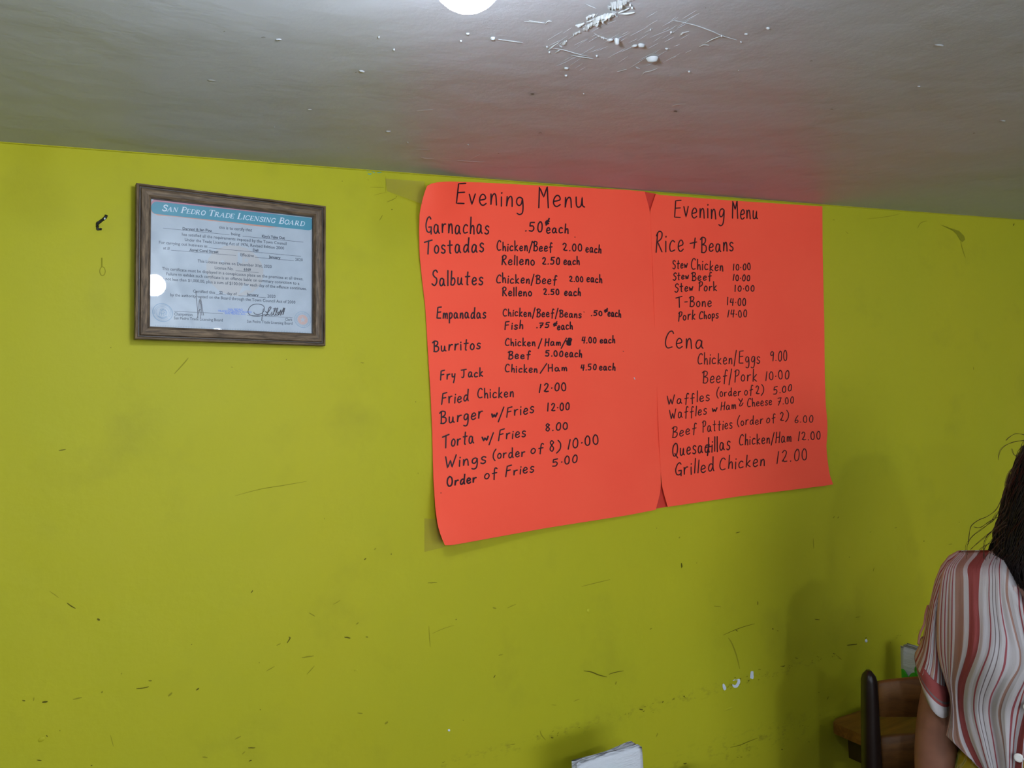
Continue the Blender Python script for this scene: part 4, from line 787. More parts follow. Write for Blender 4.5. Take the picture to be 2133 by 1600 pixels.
# signatures
bm = BM()
for s in ('612,1052 618,1120 628,1220 632,1300', '656,1105 668,1180 684,1275', '660,1120 655,1160 662,1180 668,1276', '648,1128 652,1200 655,1303', '643,1140 640,1200 645,1235 634,1262 628,1298', '634,1238 650,1222 658,1222'):
    ribbon(bm, crom([(*map(float, q.split(',')), 0) for q in s.split()]), 5.5, cmap(.0005))
for s, wd in (('1150,1248 1158,1262 1190,1268 1225,1255 1246,1228 1244,1196 1222,1178 1185,1172 1140,1178 1108,1205 1096,1240 1105,1264 1135,1280 1180,1284 1215,1280 1245,1270 1262,1278', 6),
              ('1238,1215 1232,1250 1222,1322', 6.5), ('1258,1240 1275,1252 1290,1235 1308,1208 1305,1198 1292,1205 1280,1240 1272,1268 1258,1278 1262,1270 1285,1270 1300,1276', 8),
              ('1318,1245 1308,1268 1318,1278', 7), ('1330,1215 1338,1216', 6), ('1318,1276 1340,1240 1352,1212 1342,1214 1332,1265 1345,1278', 7), ('1345,1278 1362,1240 1372,1212 1362,1214 1354,1262 1368,1276 1382,1255 1375,1245 1368,1258 1382,1272', 7),
              ('1382,1270 1400,1225 1398,1275', 8), ('1400,1270 1428,1205 1418,1272 1436,1210', 8), ('1385,1245 1432,1238', 7)):
    ribbon(bm, crom([(*map(float, q.split(',')), 0) for q in s.split()]), wd, cmap(.0005))
part('signature', bm, M['pen'])

# ---------------------------------------------------------------- black residue strip left of the frame
bm = BM(); pts = crom([(*bH(*q), 0) for q in ((415, 175), (405, 215), (370, 255), (320, 290), (260, 335), (235, 350), (230, 400), (232, 470), (250, 478), (290, 470), (320, 480))], 4)
P3 = [on_wall(p.x, p.y, .002) for p in pts]; tube(bm, P3, [.0014 + .0014 * abs(math.sin(i * 1.7)) * (1 if i < 26 else .4) for i in range(len(P3))], 6)
resid = obj('adhesive_scrap', bm, M['soot']); tag(resid, 'small crooked black scrap stuck to the wall beside the framed certificate', 'scrap')
bm = BM(); blob_on(*bH(382, 255), 1.8, 2.2, 0, lambda x, y: on_wall(x, y, .0045), WN, .0008, bm); obj('pale_fleck', bm, M['chip'], resid)

# ================================================================ TABLES, NAPKINS
TZ = .735
def rounded_slab(bm, x0, y0, x1, y1, z0, z1, r):
    base = []
    for cx_, cy_, a0 in ((x1 - r, y1 - r, 0), (x0 + r, y1 - r, 90), (x0 + r, y0 + r, 180), (x1 - r, y0 + r, 270)):
        for k in range(6): a = rad(a0 + 18 * k); base.append((cx_ + r * math.cos(a), cy_ + r * math.sin(a)))
    bo = [bm.verts.new((x, y, z0)) for x, y in base]; to = [bm.verts.new((x, y, z1)) for x, y in base]
    bm.faces.new(bo[::-1]); f = bm.faces.new(to)
    for k in range(len(base)): bm.faces.new((bo[k], bo[(k + 1) % len(base)], to[(k + 1) % len(base)], to[k]))
    bmesh.ops.bevel(bm, geom=[e for e in f.edges], offset=.006, segments=3, profile=.5, affect='EDGES')
def table(x0, x1, y0, y1, label, legs):
    o = thing('side_table', label, 'table', ((x0 + x1) / 2, (y0 + y1) / 2, 0), 0)
    hx, hy = (x1 - x0) / 2, (y1 - y0) / 2
    bm = BM(); rounded_slab(bm, -hx, -hy, hx, hy, TZ - .028, TZ, .022); obj('tabletop', bm, M['table'], o)
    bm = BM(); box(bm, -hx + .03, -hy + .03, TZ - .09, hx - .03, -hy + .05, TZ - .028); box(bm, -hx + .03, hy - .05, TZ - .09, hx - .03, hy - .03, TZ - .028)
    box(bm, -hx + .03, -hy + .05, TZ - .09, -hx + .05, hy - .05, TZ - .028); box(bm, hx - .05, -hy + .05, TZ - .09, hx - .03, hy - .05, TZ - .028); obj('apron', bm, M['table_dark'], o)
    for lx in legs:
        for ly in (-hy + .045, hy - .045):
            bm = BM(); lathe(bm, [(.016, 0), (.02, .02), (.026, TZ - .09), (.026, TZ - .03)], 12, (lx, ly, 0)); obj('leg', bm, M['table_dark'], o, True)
    return o
TXL = on_level(1725, 1489, TZ).x - .028
table(TXL, 2.95, -.44, -.022, 'orange-brown wooden table against the wall behind the ladder-back chair', (-.05, .58))
table(.20, 1.22, -.62, -.03, 'wooden table below the menus, under the napkin stand in front', (-.46, .46))
def napkin_stand(loc, rz, label, nlabel):
    """scalloped green plastic holder; its long side runs along local x"""
    h = thing('napkin_holder', label, 'napkin holder', loc, rz, 'napkin holders')
    bm = BM(); box(bm, -.07, -.028, 0, .07, .028, .006, bev=.002); obj('base', bm, M['green'], h)
    for s in (-1, 1):
        bm = BM(); pts = []
        N = 48
        for k in range(N + 1):
            x = -.066 + .132 * k / N; pts.append((x, 0.074 + .020 * abs(math.sin(math.pi * (k / N) * 3.5)) ** .8))
        a = [bm.verts.new((x, s * .024 - .002, z)) for x, z in pts]; b = [bm.verts.new((x, s * .024 + .002, z)) for x, z in pts]
        a0 = [bm.verts.new((x, s * .024 - .002, .004)) for x, z in pts]; b0 = [bm.verts.new((x, s * .024 + .002, .004)) for x, z in pts]
        for k in range(N):
            bm.faces.new((a0[k], a0[k + 1], a[k + 1], a[k])); bm.faces.new((b0[k + 1], b0[k], b[k], b[k + 1])); bm.faces.new((a[k], a[k + 1], b[k + 1], b[k])); bm.faces.new((a0[k], b0[k], b0[k + 1], a0[k + 1]))
        for k in (0, N): bm.faces.new((a0[k], a[k], b[k], b0[k]))
        obj('side_panel', bm, M['green'], h)
        for c in (-.066 + .132 * 2.0 / 3.5 - .019 * 0, -.066 + .132 * .5):
            bm = BM(); cz = .102; cc = c
            tube(bm, [(cc + .0135 * math.cos(t_ * math.pi / 10), s * .024, cz + .0135 * math.sin(t_ * math.pi / 10)) for t_ in range(21)], .0045, 8); obj('ring', bm, M['green'], h, True)
    return h
def napkins(loc, rz, label, wdt, ht, sheets, lean, seed):
    n_ = thing('paper_napkins', label, 'napkins', loc, rz, 'paper napkins in holders')
    r_ = random.Random(seed)
    for k in range(sheets):
        y = (-.014 + .028 * k / max(sheets - 1, 1)) * (.45 if sheets < 4 else 1); bm = BM(); nu, nv = 14, 10; rows = {}
        dz = r_.uniform(-.004, .002); dxx = r_.uniform(-.003, .003)
        for side in (0, 1):
            for j in range(nv + 1):
                for i in range(nu + 1):
                    u, v = i / nu, j / nv; x = (u - .5) * wdt + dxx; z = v * (ht + dz - lean * (1 - u) - .8 * max(0, u - .88) ** 2)
                    bow = .004 * math.sin(u * 6 + k) * v; thick = .0022 * (math.sin(math.pi * v * .5 + .3)) * (1 - v ** 6)
                    rows[side, j, i] = bm.verts.new((x, y + bow + (thick if side else -thick), z))
        for j in range(nv):
            for i in range(nu):
                bm.faces.new((rows[0, j, i], rows[0, j, i + 1], rows[0, j + 1, i + 1], rows[0, j + 1, i])); bm.faces.new((rows[1, j, i + 1], rows[1, j, i], rows[1, j + 1, i], rows[1, j + 1, i + 1]))
        for j in range(nv):
            bm.faces.new((rows[0, j, 0], rows[0, j + 1, 0], rows[1, j + 1, 0], rows[1, j, 0])); bm.faces.new((rows[0, j + 1, nu], rows[0, j, nu], rows[1, j, nu], rows[1, j + 1, nu]))
        bmesh.ops.remove_doubles(bm, verts=bm.verts, dist=.00005)
        obj('napkin', bm, M['napkin'], n_, True)
    return n_
NF = (on_level(1264, 1571, TZ + .150).x, on_level(1264, 1571, TZ + .150).y, TZ)
napkin_stand(NF, 0, 'napkin holder on the near table, mostly below the picture edge', '')
napkins((NF[0], NF[1], TZ + .0065), 0, 'white textured paper napkins standing at the bottom edge under the menus', .155, .150, 3, .004, 2)
NR = (on_wall(1878, 1349, .045).x + .002, -.125, TZ)
napkin_stand(NR, rad(90), 'green scalloped plastic napkin holder behind the chair', '')
napkins((NR[0], NR[1], TZ + .0065), rad(-90), 'white paper napkins in the green holder beside the striped sleeve', .15, .145, 5, 0, 5)

# ================================================================ CHAIR
CA = -YAW
chL = Vector((on_level(1797, 1392, 1.0).x, on_level(1797, 1392, 1.0).y, 0))      # left back post
chair = thing('ladder_back_chair', 'dark ladder-back wooden chair with brown curved slats, tucked to the table', 'chair', (chL + R0 * .2).to_tuple(), CA)
CW = .40
def post(x, nm='back_post'):
    bm = BM(); hh = 1.006
    ring = []
    prf = [(0, .019, .021), (.45, .0205, .022), (.80, .0175, .021), (.95, .0145, .0185), (.985, .0135, .017), (.996, .011, .014), (hh, .004, .006)]
    for z, a, b in prf:
        y = -.03 * max(0, (z - .45) / .55) + .03
        r_ = [];
        for k in range(12):
            t_ = 2 * math.pi * k / 12; c_, s_ = math.cos(t_), math.sin(t_)
            r_.append(bm.verts.new((x + a * math.copysign(abs(c_) ** .6, c_), y - .03 + b * math.copysign(abs(s_) ** .6, s_), z)))
        ring.append(r_)
    for r1_, r2_ in zip(ring, ring[1:]):
        for k in range(12): bm.faces.new((r1_[k], r1_[(k + 1) % 12], r2_[(k + 1) % 12], r2_[k]))
    bm.faces.new(ring[0][::-1]); bm.faces.new(ring[-1]); obj(nm, bm, M['chair_dark'], chair, True)
post(-CW / 2); post(CW / 2)
def slat(z0, z1):
    bm = BM(); N = 20; rows = []
    for k in range(N + 1):
        u = k / N; x = -CW / 2 + .012 + (CW - .024) * u; y = -.03 - .032 * math.sin(math.pi * u) + .03 * (1 - (z0 - .45) / .55)
        arc = .020 * math.sin(math.pi * u) ** .8
        zt, zb = z1 - .020 + arc, z0 + .006 * math.sin(math.pi * u)
        rows.append([bm.verts.new((x, y + dy, z)) for dy, z in ((-.008, zb), (-.008, zt - .003), (-.004, zt), (.004, zt), (.008, zt - .003), (.008, zb))])
    for a, b in zip(rows, rows[1:]):
        for k in range(6): bm.faces.new((a[k], b[k], b[(k + 1) % 6], a[(k + 1) % 6]))
    bm.faces.new(rows[0]); bm.faces.new(rows[-1][::-1]); obj('slat', bm, M['slat'], chair, True)
for z in (.911, .796, .681, .566): slat(z, z + .088)
bm = BM(); rounded_slab(bm, -.205, -.02, .205, .315, .435, .458, .03); obj('seat', bm, M['slat'], chair)
for x in (-.185, .185):
    bm = BM(); lathe(bm, [(.015, 0), (.019, .1), (.02, .43)], 12, (x, .285, 0)); obj('leg', bm, M['chair_dark'], chair, True)
for a, b in (((-.185, .285, .2), (.185, .285, .2)), ((-.2, 0, .24), (-.185, .285, .24)), ((.2, 0, .24), (.185, .285, .24)), ((-.2, 0, .3), (.2, 0, .3))):
    bm = BM(); tube(bm, [a, b], .009, 8); obj('stretcher', bm, M['chair_dark'], chair, True)

# ================================================================ PERSON
PX, PZ = 2135.0, 1.50
d0 = FW + R0 * ((PX - CX) / FPX)
PB_ = Vector((CAM.x, CAM.y, 0)) + d0 * PZ
vd = Vector((d0.x, d0.y, 0)).normalized(); vx = Vector((vd.y, -vd.x, 0))
PM = Matrix(((vx.x, vd.x, 0, PB_.x), (vx.y, vd.y, 0, PB_.y), (0, 0, 1, 0), (0, 0, 0, 1))); PMI = PM.inverted()
person = thing('person', 'woman with dark wavy hair in a red and white striped blouse by the table', 'person', PB_.to_tuple(), math.atan2(vx.y, vx.x))
def loc(px, py, y=0.0):
    """photo position -> the woman's own frame, on her depth plane y (minus is her front)"""
    return PMI @ on_plane(px, py, PM @ Vector((0, y, 0)), vd)
z4 = block(1880, 1120, 3.3333)
def L4(X, Y, y=0.0): return loc(*z4(X, Y), y)
HX = .072     # head sits a little to the side
def skinned(name, verts, edges, m, parent, root=0, sub=2):
    me = bpy.data.meshes.new(name); me.from_pydata([v[0] for v in verts], edges, []); me.materials.append(m)
    o = link(bpy.data.objects.new(name, me), parent); o.modifiers.new('skin', 'SKIN')
    ss = o.modifiers.new('sub', 'SUBSURF'); ss.levels = sub; ss.render_levels = sub
    if not me.skin_vertices: me.skin_vertices  # created with the modifier
    for i, v in enumerate(verts):
        sv = me.skin_vertices[0].data[i]; sv.radius = v[1]; sv.use_root = (i == root)
    for p in me.polygons: p.use_smooth = True
    o.modifiers['skin'].use_smooth_shade = True
    return o
V = []; Ed = []
def av(p, r, prev=None):
    V.append((tuple(p), r if isinstance(r, tuple) else (r, r))); i = len(V) - 1
    if prev is not None: Ed.append((prev, i))
    return i
SHZ = 1.235
pel = av((0, .01, .80), (.135, .095)); wst = av((0, 0, .95), (.112, .085), pel); chs = av((0, 0, 1.10), (.125, .09), wst); uch = av((0.005, .005, 1.20), (.10, .07), chs)
nk = av((.012, .005, 1.275), (.048, .048), uch); nk2 = av((HX * .7, -.003, 1.325), (.045, .047), nk)
jw = av((HX, -.022, 1.352), (.048, .060), nk2); ch_ = av((HX, -.012, 1.395), (.058, .073), jw); br_ = av((HX, .002, 1.445), (.060, .078), ch_); cr_ = av((HX, .008, 1.480), (.046, .056), br_)
sh_r = L4(450, 300, .01); el_r = L4(252, 1190, 0); wr_r = L4(190, 2020, -.035)
def arm(sh, el, wr, side, prev):
    a = av((side * .06, .005, 1.205), .045, prev); s_ = av(sh, (.036, .04), a); m_ = av(sh.lerp(el, .45), (.035, .038), s_); e_ = av(el, (.040, .040), m_)
    f_ = av(el.lerp(wr, .35), (.041, .042), e_); g_ = av(el.lerp(wr, .8), (.028, .030), f_); w_ = av(wr, (.021, .026), g_)
    pm = wr + Vector((0, -.008, -.05)); p_ = av(pm, (.017, .034), w_)
    # palm faces the thigh; the four fingers are spread along depth, thumb towards the front
    for k, (dy, ln) in enumerate(((-.027, .068), (-.009, .075), (.009, .070), (.026, .056))):
        b0 = av(pm + Vector((0, dy * .95, -.030)), .0092, p_); b1 = av(pm + Vector((side * -.004, dy * 1.05, -.030 - ln * .42)), .0085, b0)
        b2 = av(pm + Vector((side * -.011, dy * 1.06, -.030 - ln * .74)), .0078, b1); av(pm + Vector((side * -.022, dy * 1.05, -.030 - ln * .96)), .0068, b2)
    t0 = av(pm + Vector((side * -.008, -.034, .010)), .011, p_); t1 = av(pm + Vector((side * -.014, -.048, -.018)), .0095, t0); av(pm + Vector((side * -.018, -.052, -.042)), .008, t1)
arm(sh_r, el_r, wr_r, -1, uch)
mir = lambda v: Vector((-v.x, v.y, v.z))
arm(mir(sh_r), mir(el_r), mir(wr_r), 1, uch)
for s in (-1, 1):
    h_ = av((s * .075, .01, .72), (.08, .085), pel); k_ = av((s * .078, -.005, .42), (.05, .053), h_); c_ = av((s * .078, .02, .30), (.046, .05), k_); an = av((s * .08, .015, .075), (.028, .032), c_)
    f_ = av((s * .083, -.03, .042), (.033, .026), an); av((s * .088, -.125, .024), (.036, .016), f_)
body = skinned('body', V, Ed, M['skin'], person)
# face
def ball(name, c, r, m, sc=(1, 1, 1)):
    bm = BM(); bmesh.ops.create_icosphere(bm, subdivisions=3, radius=r, matrix=Matrix.Translation(c) @ Matrix.Diagonal((*sc, 1))); return obj(name, bm, m, person, True)
for s in (-1, 1):
    e = ball('eye', (HX + s * .030, -.078, 1.413), .0125, M['eye_white'], (1.1, .6, .75))
    bm = BM(); bmesh.ops.create_icosphere(bm, subdivisions=2, radius=.006, matrix=Matrix.Translation((HX + s * .030, -.0845, 1.413)) @ Matrix.Diagonal((1, .4, 1, 1))); obj('iris', bm, M['iris'], e, True)
    bm = BM(); tube(bm, [(HX + s * .014, -.084, 1.430), (HX + s * .030, -.084, 1.436), (HX + s * .046, -.074, 1.430)], [.0025, .003, .0015], 6); obj('eyebrow', bm, M['hair'], person, True)
    ball('ear', (HX + s * .072, .005, 1.405), .020, M['skin'], (.35, .7, 1.35))
bm = BM(); tube(bm, [(HX, -.082, 1.425), (HX, -.094, 1.402), (HX, -.103, 1.385), (HX, -.092, 1.374)], [.006, .008, .0125, .008], 10); obj('nose', bm, M['skin'], person, True)
bm = BM(); tube(bm, [(HX - .024, -.078, 1.352), (HX - .01, -.090, 1.355), (HX + .01, -.090, 1.355), (HX + .024, -.078, 1.352)], [.002, .006, .006, .002], 8, .7); obj('mouth', bm, M['lip'], person, True)

# ---- blouse: columns follow the stripes of the cloth
YR = [95, 200, 300, 400, 500, 600, 700, 800, 900, 1000, 1100, 1200, 1300, 1400, 1500, 1600, 1700]
colX = {
 'side': [392, 300, 265, 252, 242, 238, 238, 245, 268, 300, 330, 338, 322, 305, 330, 372, 385],
 'pk':   [440, 372, 360, 358, 358, 357, 356, 352, 345, 336, 345, 352, 352, 352, 395, 445, 470],
 'a':    [535, 455, 458, 460, 461, 462, 458, 445, 415, 385, 380, 385, 400, 425, 468, 520, 560],
 'b':    [600, 545, 532, 527, 528, 535, 532, 515, 478, 440, 424, 425, 442, 470, 512, 560, 600],
 'c':    [650, 600, 598, 596, 600, 607, 604, 590, 550, 512, 492, 490, 508, 535, 562, 592, 620],
 'f':    [688, 668, 670, 672, 680, 695, 712, 705, 690, 652, 606, 592, 602, 620, 636, 652, 668],
 'g':    [730, 722, 716, 716, 736, 760, 785, 808, 800, 740, 690, 664, 672, 692, 705, 716, 724],
 'h':    [790, 790, 790, 800, 810, 830, 850, 868, 872, 843, 792, 757, 748, 742, 740, 738, 736],
 'pl':   [840, 845, 850, 855, 865, 880, 890, 895, 892, 880, 862, 845, 820, 800, 788, 778, 770],
 'cen':  [900, 900, 900, 905, 910, 920, 925, 928, 925, 918, 905, 890, 870, 850, 842, 836, 830]}
order = ['side', 'pk', 'a', 'b', 'c', 'f', 'g', 'h', 'pl', 'cen']
uco = dict(zip(order, (0, .16, .26, .36, .45, .58, .66, .78, .90, 1.0)))
xc0 = L4(905, 700).x
def front_depth(lx, Y):
    s_ = min(1, max(0, (abs(lx - xc0)) / .185)); base = -.105 * math.sqrt(max(0, 1 - s_ ** 2.2)) - .01
    bust = -.045 * math.exp(-((abs(lx - xc0) - .075) / .06) ** 2 - ((Y - 850) / 260) ** 2)
    belly = .02 * math.exp(-((Y - 1250) / 180) ** 2)
    top = .075 * math.exp(-((Y - 60) / 130) ** 2)
    return base + bust + belly + top
seq = [(0, PE), (.02, WH), (.035, TR_), (.045, WH), (.07, TR_), (.08, WH), (.10, PB), (.115, WH), (.135, TR_), (.145, WH), (.165, PB), (.225, WH), (.26, RD), (.36, WH), (.45, TR_), (.462, WH), (.495, GY), (.503, WH), (.53, GY), (.538, WH),
       (.58, TR_), (.592, WH), (.66, PB), (.685, WH), (.775, TR_), (.80, WH), (.83, RD), (.85, WH), (.90, RD), (.985, WH), (.999, RD)]
M['blouse'] = stripes('striped_blouse_cloth', seq)
def blouse_panel(side, back=False):
    bm = BM(); uvl = bm.loops.layers.uv.new('UVMap'); grid = []; sub = 5
    cols = []
    for a, b in zip(order, order[1:]):
        n_ = 6 if a == 'side' else 4
        for k in range(n_): cols.append((a, b, k / n_))
    cols.append((order[-1], order[-1], 0))
    rows = []
    for j in range(len(YR) - 1):
        for k in range(sub): rows.append((j, k / sub))
    rows.append((len(YR) - 1, 0))
    def colval(nm, j, f):
        c = colX[nm]; p0_, p1_, p2_, p3_ = c[max(j - 1, 0)], c[j], c[min(j + 1, len(c) - 1)], c[min(j + 2, len(c) - 1)]
        return .5 * (2 * p1_ + (p2_ - p0_) * f + (2 * p0_ - 5 * p1_ + 4 * p2_ - p3_) * f * f + (3 * p1_ - p0_ - 3 * p2_ + p3_) * f ** 3)
    for j, f in rows:
        Y = YR[j] + (YR[min(j + 1, len(YR) - 1)] - YR[j]) * f; line = []
        for a, b, k in cols:
            X = colval(a, j, f) * (1 - k) + colval(b, j, f) * k; u = uco[a] * (1 - k) + uco[b] * k
            hem = 0
            # neckline: the panel stops at the collar
            topY = 88 + max(0, X - 620) * .35 if X < 700 else 116 + (X - 700) * 2.0
            if Y < topY: Yq = topY
            else: Yq = Y
            hemY = 1370 + max(0, X - 303) * 1.0 if X < 560 else 1627 + (X - 560) * .6
            if Yq > hemY: Yq = hemY
            p = L4(X, Yq, 0); dep = front_depth(p.x, Yq) * min(1, max(0, (Yq - topY) / 110)) ** .55
            fold = .0035 * math.sin(u * 75) * min(1, max(0, (Yq - 250) / 500)) + .006 * math.sin(u * 22 + 1) * min(1, max(0, (Yq - 700) / 500))
            if back: q = L4(X, Yq, 0); q.y = -dep * .85 + .012 * min(1, max(0, (Yq - topY) / 110))
            else: q = L4(X, Yq, dep + fold)
            if side > 0: q = Vector((2 * xc0 - q.x, q.y, q.z))
            line.append((bm.verts.new(q), u, Yq))
        grid.append(line)
    for r_, s_ in zip(grid, grid[1:]):
        for k in range(len(r_) - 1):
            qs = (r_[k], r_[k + 1], s_[k + 1], s_[k])
            if (qs[0][0].co - qs[3][0].co).length < 1e-5 and (qs[1][0].co - qs[2][0].co).length < 1e-5: continue
            f_ = bm.faces.new([q[0] for q in qs])
            for lp, q in zip(f_.loops, qs): lp[uvl].uv = (q[1], q[2] / 1600)
    bmesh.ops.remove_doubles(bm, verts=bm.verts, dist=.0002)
    return bm, grid
blouse = bpy.data.objects.new('blouse', None)
def solid(o, t_=.0015):
    m_ = o.modifiers.new('solid', 'SOLIDIFY'); m_.thickness = t_; m_.offset = 0
bmf, _ = blouse_panel(-1)
for s, b in ((1, False), (-1, True), (1, True)):
    b2, _ = blouse_panel(s, b); me_ = bpy.data.meshes.new('tmp'); b2.to_mesh(me_); b2.free(); bmf.from_mesh(me_); bpy.data.meshes.remove(me_)
bmesh.ops.remove_doubles(bmf, verts=[v for v in bmf.verts if v.is_boundary], dist=.002)
bl = obj('blouse', bmf, M['blouse'], person, True); solid(bl)
# sleeves: rings from the shoulder to the open cuff (outer / inner edge of each ring)
ring_px = [((470, 78), (480, 130)), ((392, 92), (330, 300)), ((318, 132), (262, 470)), ((265, 200), (245, 620)), ((226, 300), (248, 760)), ((203, 400), (278, 880)), ((180, 500), (298, 950)), ((166, 600), (315, 1010)), ((138, 700), (328, 1060)), ((92, 800), (338, 1110)), ((120, 880), (336, 1140)), ((142, 942), (330, 1172))]
ring_px = [((440, 84), (455, 150)), ((385, 94), (375, 260)), ((320, 130), (318, 400)), ((268, 196), (292, 540)), ((226, 300), (285, 650)), ((203, 400), (292, 740)), ((181, 500), (305, 820)), ((165, 600), (318, 890)), ((140, 700), (328, 960)), ((92, 800), (338, 1040)), ((100, 850), (340, 1095)), ((118, 905), (338, 1140)), ((150, 975), (330, 1176))]
ring_px = [((408, 92), (418, 140))] + ring_px[1:10] + [((96, 820), (338, 1172))]
sl_seq = [(0, PE), (.03, WH), (.07, TR_), (.10, WH), (.14, PB), (.19, WH), (.24, RD), (.30, WH), (.34, TR_), (.36, WH), (.40, GY), (.41, WH), (.45, TR_), (.47, PE), (.53, WH), (.57, RD), (.64, WH), (.69, PB), (.74, WH), (.78, TR_), (.80, WH), (.84, RD), (.90, WH), (.95, TR_), (.97, WH)]
M['sleeve'] = stripes('striped_sleeve_cloth', sl_seq)
M['cuff'] = stripes('striped_cuff_cloth', [(0, RD), (.45, GY), (.52, RD), (.62, WH), (.999, WH)], 1)
def sleeve(side):
    bm = BM(); uvl = bm.loops.layers.uv.new('UVMap'); N = 32; rings = []
    for j, (o_, i_) in enumerate(ring_px):
        a, b = L4(*o_), L4(*i_); c = (a + b) / 2; h = (a - b) / 2; dr = (.052 + .022 * min(1, j / 8)) * (.12, .4, .7, .9)[min(j, 3)] if j < 4 else .052 + .022 * min(1, j / 8)
        r_ = []
        for k in range(N):
            t_ = 2 * math.pi * k / N; fold = 1 + .035 * math.sin(5 * t_ + j * .4) * min(1, j / 4) + .02 * math.sin(11 * t_) * min(1, j / 5)
            p = c + h * math.cos(t_) * (fold if math.cos(t_) < .9 else 1) + Vector((0, 1, 0)) * (-dr) * math.sin(t_) * fold
            if side > 0: p = Vector((2 * xc0 - p.x, p.y, p.z))
            r_.append(bm.verts.new(p))
        rings.append(r_)
    for j, (r_, s_) in enumerate(zip(rings, rings[1:])):
        for k in range(N):
            f_ = bm.faces.new((r_[k], r_[(k + 1) % N], s_[(k + 1) % N], s_[k]))
            sgn = lambda kk: (1 - math.cos(2 * math.pi * kk / N)) / 2
            for lp, (kk, jj) in zip(f_.loops, ((k, j), (k + 1, j), (k + 1, j + 1), (k, j + 1))): lp[uvl].uv = (sgn(kk) * .96 + .01, jj / len(rings))
    o = obj('sleeve', bm, M['sleeve'], person, True); solid(o)
    # turned-up cuff band
    bm = BM(); uvl = bm.loops.layers.uv.new('UVMap'); rr = []
    (o1, i1), (o2, i2) = ring_px[-2], ring_px[-1]
    for q, (oo, ii) in enumerate((((118, 770), (345, 1000)), ((106, 790), (343, 1060)), ((90, 802), (341, 1110)), ((104, 850), (338, 1150)), ((142, 940), (332, 1182)))):
        a, b = L4(*oo), L4(*ii); c = (a + b) / 2; h = (a - b) / 2; r_ = []
        for k in range(N):
            t_ = 2 * math.pi * k / N; p = c + h * math.cos(t_) * 1.01 + Vector((0, 1, 0)) * (-.078) * math.sin(t_)
            if math.sin(t_) > 0: p += Vector((0, 0, -1)) * .012 * math.sin(t_) * (q / 4)
            if side > 0: p = Vector((2 * xc0 - p.x, p.y, p.z))
            r_.append(bm.verts.new(p))
        rr.append(r_)
    for j, (r_, s_) in enumerate(zip(rr, rr[1:])):
        for k in range(N):
            f_ = bm.faces.new((r_[k], r_[(k + 1) % N], s_[(k + 1) % N], s_[k]))
            for lp, jj in zip(f_.loops, (j, j, j + 1, j + 1)): lp[uvl].uv = (k / N, jj / 4)
    o2_ = obj('cuff', bm, M['cuff'], o, True); solid(o2_)
    # the buttoned tab that sticks out from the sleeve
    bm = BM(); pts = crom([L4(178, 470, -.02), L4(160, 530, -.04), L4(150, 600, -.05), L4(120, 670, -.05), L4(110, 740, -.05)], 5)
    pts2 = crom([L4(178, 480, -.0), L4(165, 600, -.01), L4(150, 680, -.02), L4(128, 700, -.03), L4(112, 740, -.045)], 5)
    if side > 0: pts = [Vector((2 * xc0 - p.x, p.y, p.z)) for p in pts]; pts2 = [Vector((2 * xc0 - p.x, p.y, p.z)) for p in pts2]
    for P_ in (pts, pts2): tube(bm, P_, .0011, 6, 2.0)
    obj('sleeve_tab', bm, mat('tab_cloth', (.36, .17, .13), .8, .1), o, True)
    return o
sleeve(-1); sleeve(1)
# collar band and placket
bm = BM(); cpts = crom([L4(640, 190, .03), L4(665, 290, -.055), L4(700, 335, -.085), L4(745, 365, -.10), L4(790, 385, -.108)], 5)
tube(bm, cpts, [.012] * (len(cpts) - 1) + [.007], 10, .45)
tube(bm, [Vector((2 * xc0 - p.x, p.y, p.z)) for p in cpts], [.012] * (len(cpts) - 1) + [.007], 10, .45)
obj('collar', bm, mat('collar_cloth', (.42, .33, .32), .8, .1), person, True)
for dxs in (0,):
    for (X, Y) in ((807, 1530), (872, 1180), (910, 860)):
        p = L4(X, Y, 0); p = L4(X, Y, front_depth(p.x, Y) - .006)
        bm = BM(); lathe(bm, [(.0075, -.0015), (.0078, 0), (.0068, .0016), (.004, .0010)], 18)
        bmesh.ops.transform(bm, matrix=Matrix.Translation(p) @ Matrix.Rotation(rad(90), 4, 'X'), verts=bm.verts); b_ = obj('button', bm, M['button'], person, True)
# skirt
bm = BM(); rings = []
for z, a, b in ((.93, .125, .10), (.88, .145, .115), (.80, .168, .128), (.70, .18, .14), (.50, .21, .17), (.34, .235, .19)):
    r_ = []
    for k in range(40):
        t_ = 2 * math.pi * k / 40; f = 1 + .03 * math.sin(8 * t_) * (1 - z)
        r_.append(bm.verts.new((.0 + a * f * math.cos(t_), b * f * math.sin(t_), z)))
    rings.append(r_)
for r_, s_ in zip(rings, rings[1:]):
    for k in range(40): bm.faces.new((r_[k], s_[k], s_[(k + 1) % 40], r_[(k + 1) % 40]))
sk = obj('skirt', bm, M['skirt'], person, True); solid(sk, .002)
for s in (-1, 1):
    bm = BM(); box(bm, s * .086 - .042, -.155, 0, s * .086 + .042, .065, .016, bev=.005); tube(bm, [(s * .086 - .038, -.09, .016), (s * .086 - .02, -.09, .055), (s * .086 + .02, -.09, .055), (s * .086 + .038, -.09, .016)], .006, 8, 2)
    obj('sandal', bm, M['sandal'], person, True)
